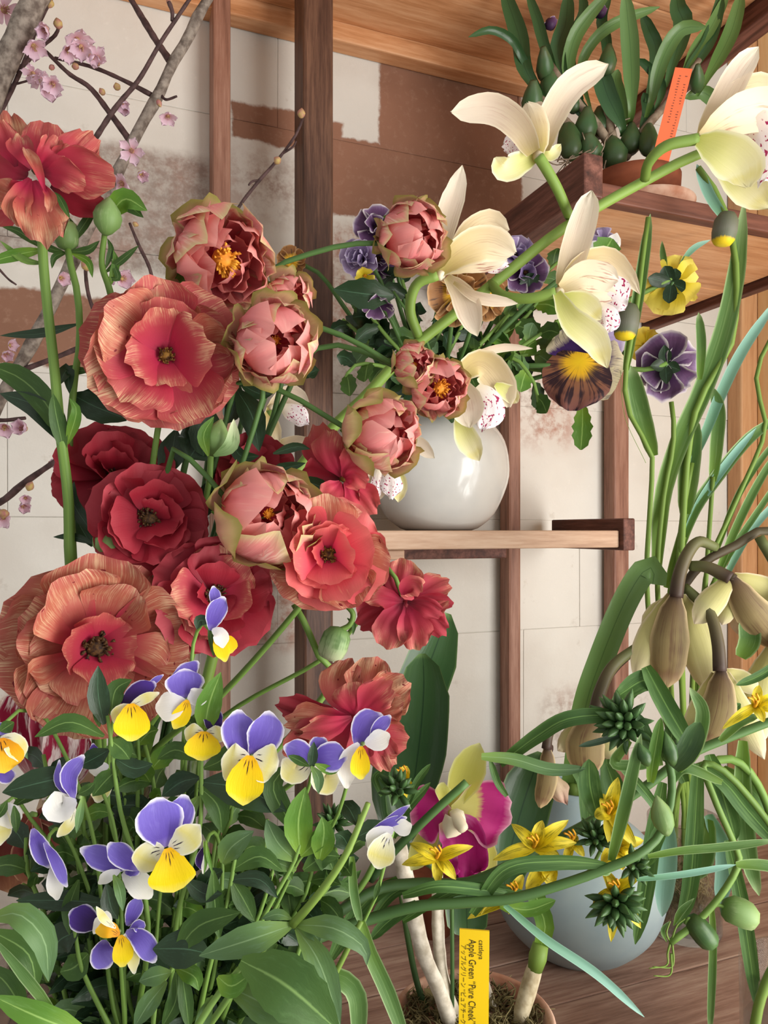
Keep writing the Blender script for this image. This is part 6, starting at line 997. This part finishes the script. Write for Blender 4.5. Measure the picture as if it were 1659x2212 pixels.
sp('viola sprig with pointed leaves at the lower centre left', [(330, 2280), (340, 2150), (380, 2080)], .43, [([(380, 2060, -1), (430, 2000, -1), (520, 1970, -1)], 60, 'lf'), ([(450, 2060, -1), (400, 2050, -1.2), (330, 2050, -1.2)], 80, 'lfd'), ([(380, 2090, -1), (420, 2110, -1.4), (430, 2140, -1.4)], 40, 'lfl'), ([(370, 2100, -1), (330, 2110, -1.4), (300, 2120, -1.4)], 40, 'lfg'), ([(380, 2100, -1), (380, 2160, -1.4), (350, 2220, -1.4)], 40, 'lf'), ([(390, 2090, -1), (400, 2150, -1.4), (410, 2230, -1.4)], 34, 'lf'), ([(360, 2120, -1), (320, 2170, -1.4), (290, 2220, -1.4)], 44, 'lfg'), ([(460, 1880), (465, 1960), (475, 2030)], 40, 'lf'), ([(400, 1900), (440, 1930), (480, 1930)], 40, 'lfd')])
FL = [((110, 1700), 'behind the striped tulip'), ((180, 1790), 'under the spurred viola'), ((270, 1720), 'left of the rounded lilac petal'), ((330, 1680), 'under the violet-capped viola'), ((400, 1750), 'right of the rounded lilac petal'), ((500, 1760), 'under the large lilac viola'), ((570, 1840), 'in the centre of the viola bunch'), ((520, 1920), 'low in the centre of the viola bunch'), ((420, 1980), 'below the golden lip'), ((330, 2010), 'right of the crumpled viola'), ((200, 1920), 'above the crumpled viola'), ((140, 1880), 'beside the folded violet viola'), ((60, 1880), 'at the left edge under the cream viola'), ((90, 2080), 'low at the left edge'), ((200, 2130), 'under the crumpled viola'), ((330, 2140), 'at the bottom left of centre'), ((480, 2060), 'above the broad toothed leaf'), ((720, 1900), 'right of the bright branching sprig'), ((760, 1830), 'beside the pale yellow viola'), ((600, 1960), 'behind the bright branching sprig'), ((660, 1930), 'between the bright sprig and the side stem'), ((300, 1620), 'below the copper bloom'), ((260, 2190), 'at the very bottom left of centre'), ((420, 2180), 'at the very bottom under the pointed sprig'), ((150, 2010), 'left of the crumpled viola'), ((540, 2010), 'between the grey-green leaf pair')]
for i, ((x, y), where) in enumerate(FL):
    b = 320+R.uniform(-80, 80)
    shoot('small dark leafy viola shoot '+where, [(b, 2460, 2), ((b+x)/2, 2250, 1), (x*.8+b*.2, y+120, 2), (x, y, 2), (x+R.uniform(-20, 20), y-70, 2)], .45, 20, 125, 46, ['lf', 'lf', 'lfd', 'lfl', 'lfg'] if i % 2 else ['lfd', 'lf', 'lfd'], seed=200+i, r=7, group='leafy viola shoots', t0=.28, ser=.14, stem='stem', nm='viola_sprig', cat='sprig')
e = root('grassy_blades', 'two bright ribbon leaves hanging at the bottom centre', 'sprig', P(560, 2400, .49)); leaves(e, .46, [([(640, 2120), (720, 2110), (770, 2150), (775, 2260)], 42, 'grass'), ([(780, 1990), (800, 2060), (840, 2150), (880, 2260)], 34, 'grass'), ([(760, 1850), (765, 1930), (780, 2000)], 20, 'grass')], 'grass', prof='strap', cup=.3, nv=12); tube('stem', e, [(560, 2400, 2), (610, 2200, 1), (640, 2120)], .46, 7, M['steml']); tube('stem', e, [(780, 1990), (700, 2150), (560, 2400, 2)], .46, 6, M['steml'])
# tulips at the left edge
GT = 'tulips at the left edge'
def tulip(label, x, y, D_, rows):
    e = root('tulip', label, 'flower', P(30, 2150, .66), GT); tube('stem', e, [(30, 2150, (.66-D_)*100), (40, 2000, (.66-D_)*80), (x, y+60, 1), (x, y, .6)], D_, 9, M['stem']); pets(e, x, y, D_, rows, 'stem', 9)
tulip('crimson and white striped tulip behind the left violas', 105, 1720, .56, [('tul', [(100, 1710, .6), (50, 1600, .6), (25, 1530, .6), (50, 1490, .6)], 70, dict(prof='tepal')), ('tul', [(105, 1720, .3), (70, 1580, 0), (55, 1500, 0)], 60, dict(prof='tepal')), ('tul', [(105, 1720, .2), (110, 1580, -.3), (85, 1480, -.3)], 84, dict(prof='tepal', ruf=.06)), ('tul', [(105, 1730, 0), (140, 1620, -.5), (130, 1510, -.3)], 90, dict(prof='tepal', ruf=.06)), ('tul', [(110, 1720, .5), (160, 1650, .5), (190, 1590, .5)], 70, dict(prof='tepal'))])
tulip('brown-red drooping tulip under the crimson striped one', 70, 1760, .55, [('tulb', [(70, 1765, 0), (20, 1820, 0), (25, 1930, 0)], 100, dict(prof='tepal')), ('tulb', [(75, 1765, -.3), (60, 1850, -.6), (60, 1910, -.6)], 70, dict(prof='tepal')), ('tulb', [(80, 1765, 0), (110, 1800, 0), (140, 1870, 0)], 90, dict(prof='tepal')), ('tulb', [(80, 1760, .3), (130, 1760, .3), (190, 1790, .3)], 70, dict(prof='tepal'))])
tulip('peach tulip with cream rim behind the spurred viola', 190, 1800, .60, [('tulp', [(190, 1800, 0), (190, 1720, -.4), (195, 1640, -.4)], 120, dict(prof='paddle')), ('tulp', [(195, 1800, 0), (240, 1740, 0), (262, 1660, 0)], 90, dict(prof='paddle')), ('tulp', [(185, 1800, 0), (130, 1740, 0), (110, 1700, 0)], 90, dict(prof='paddle'))])
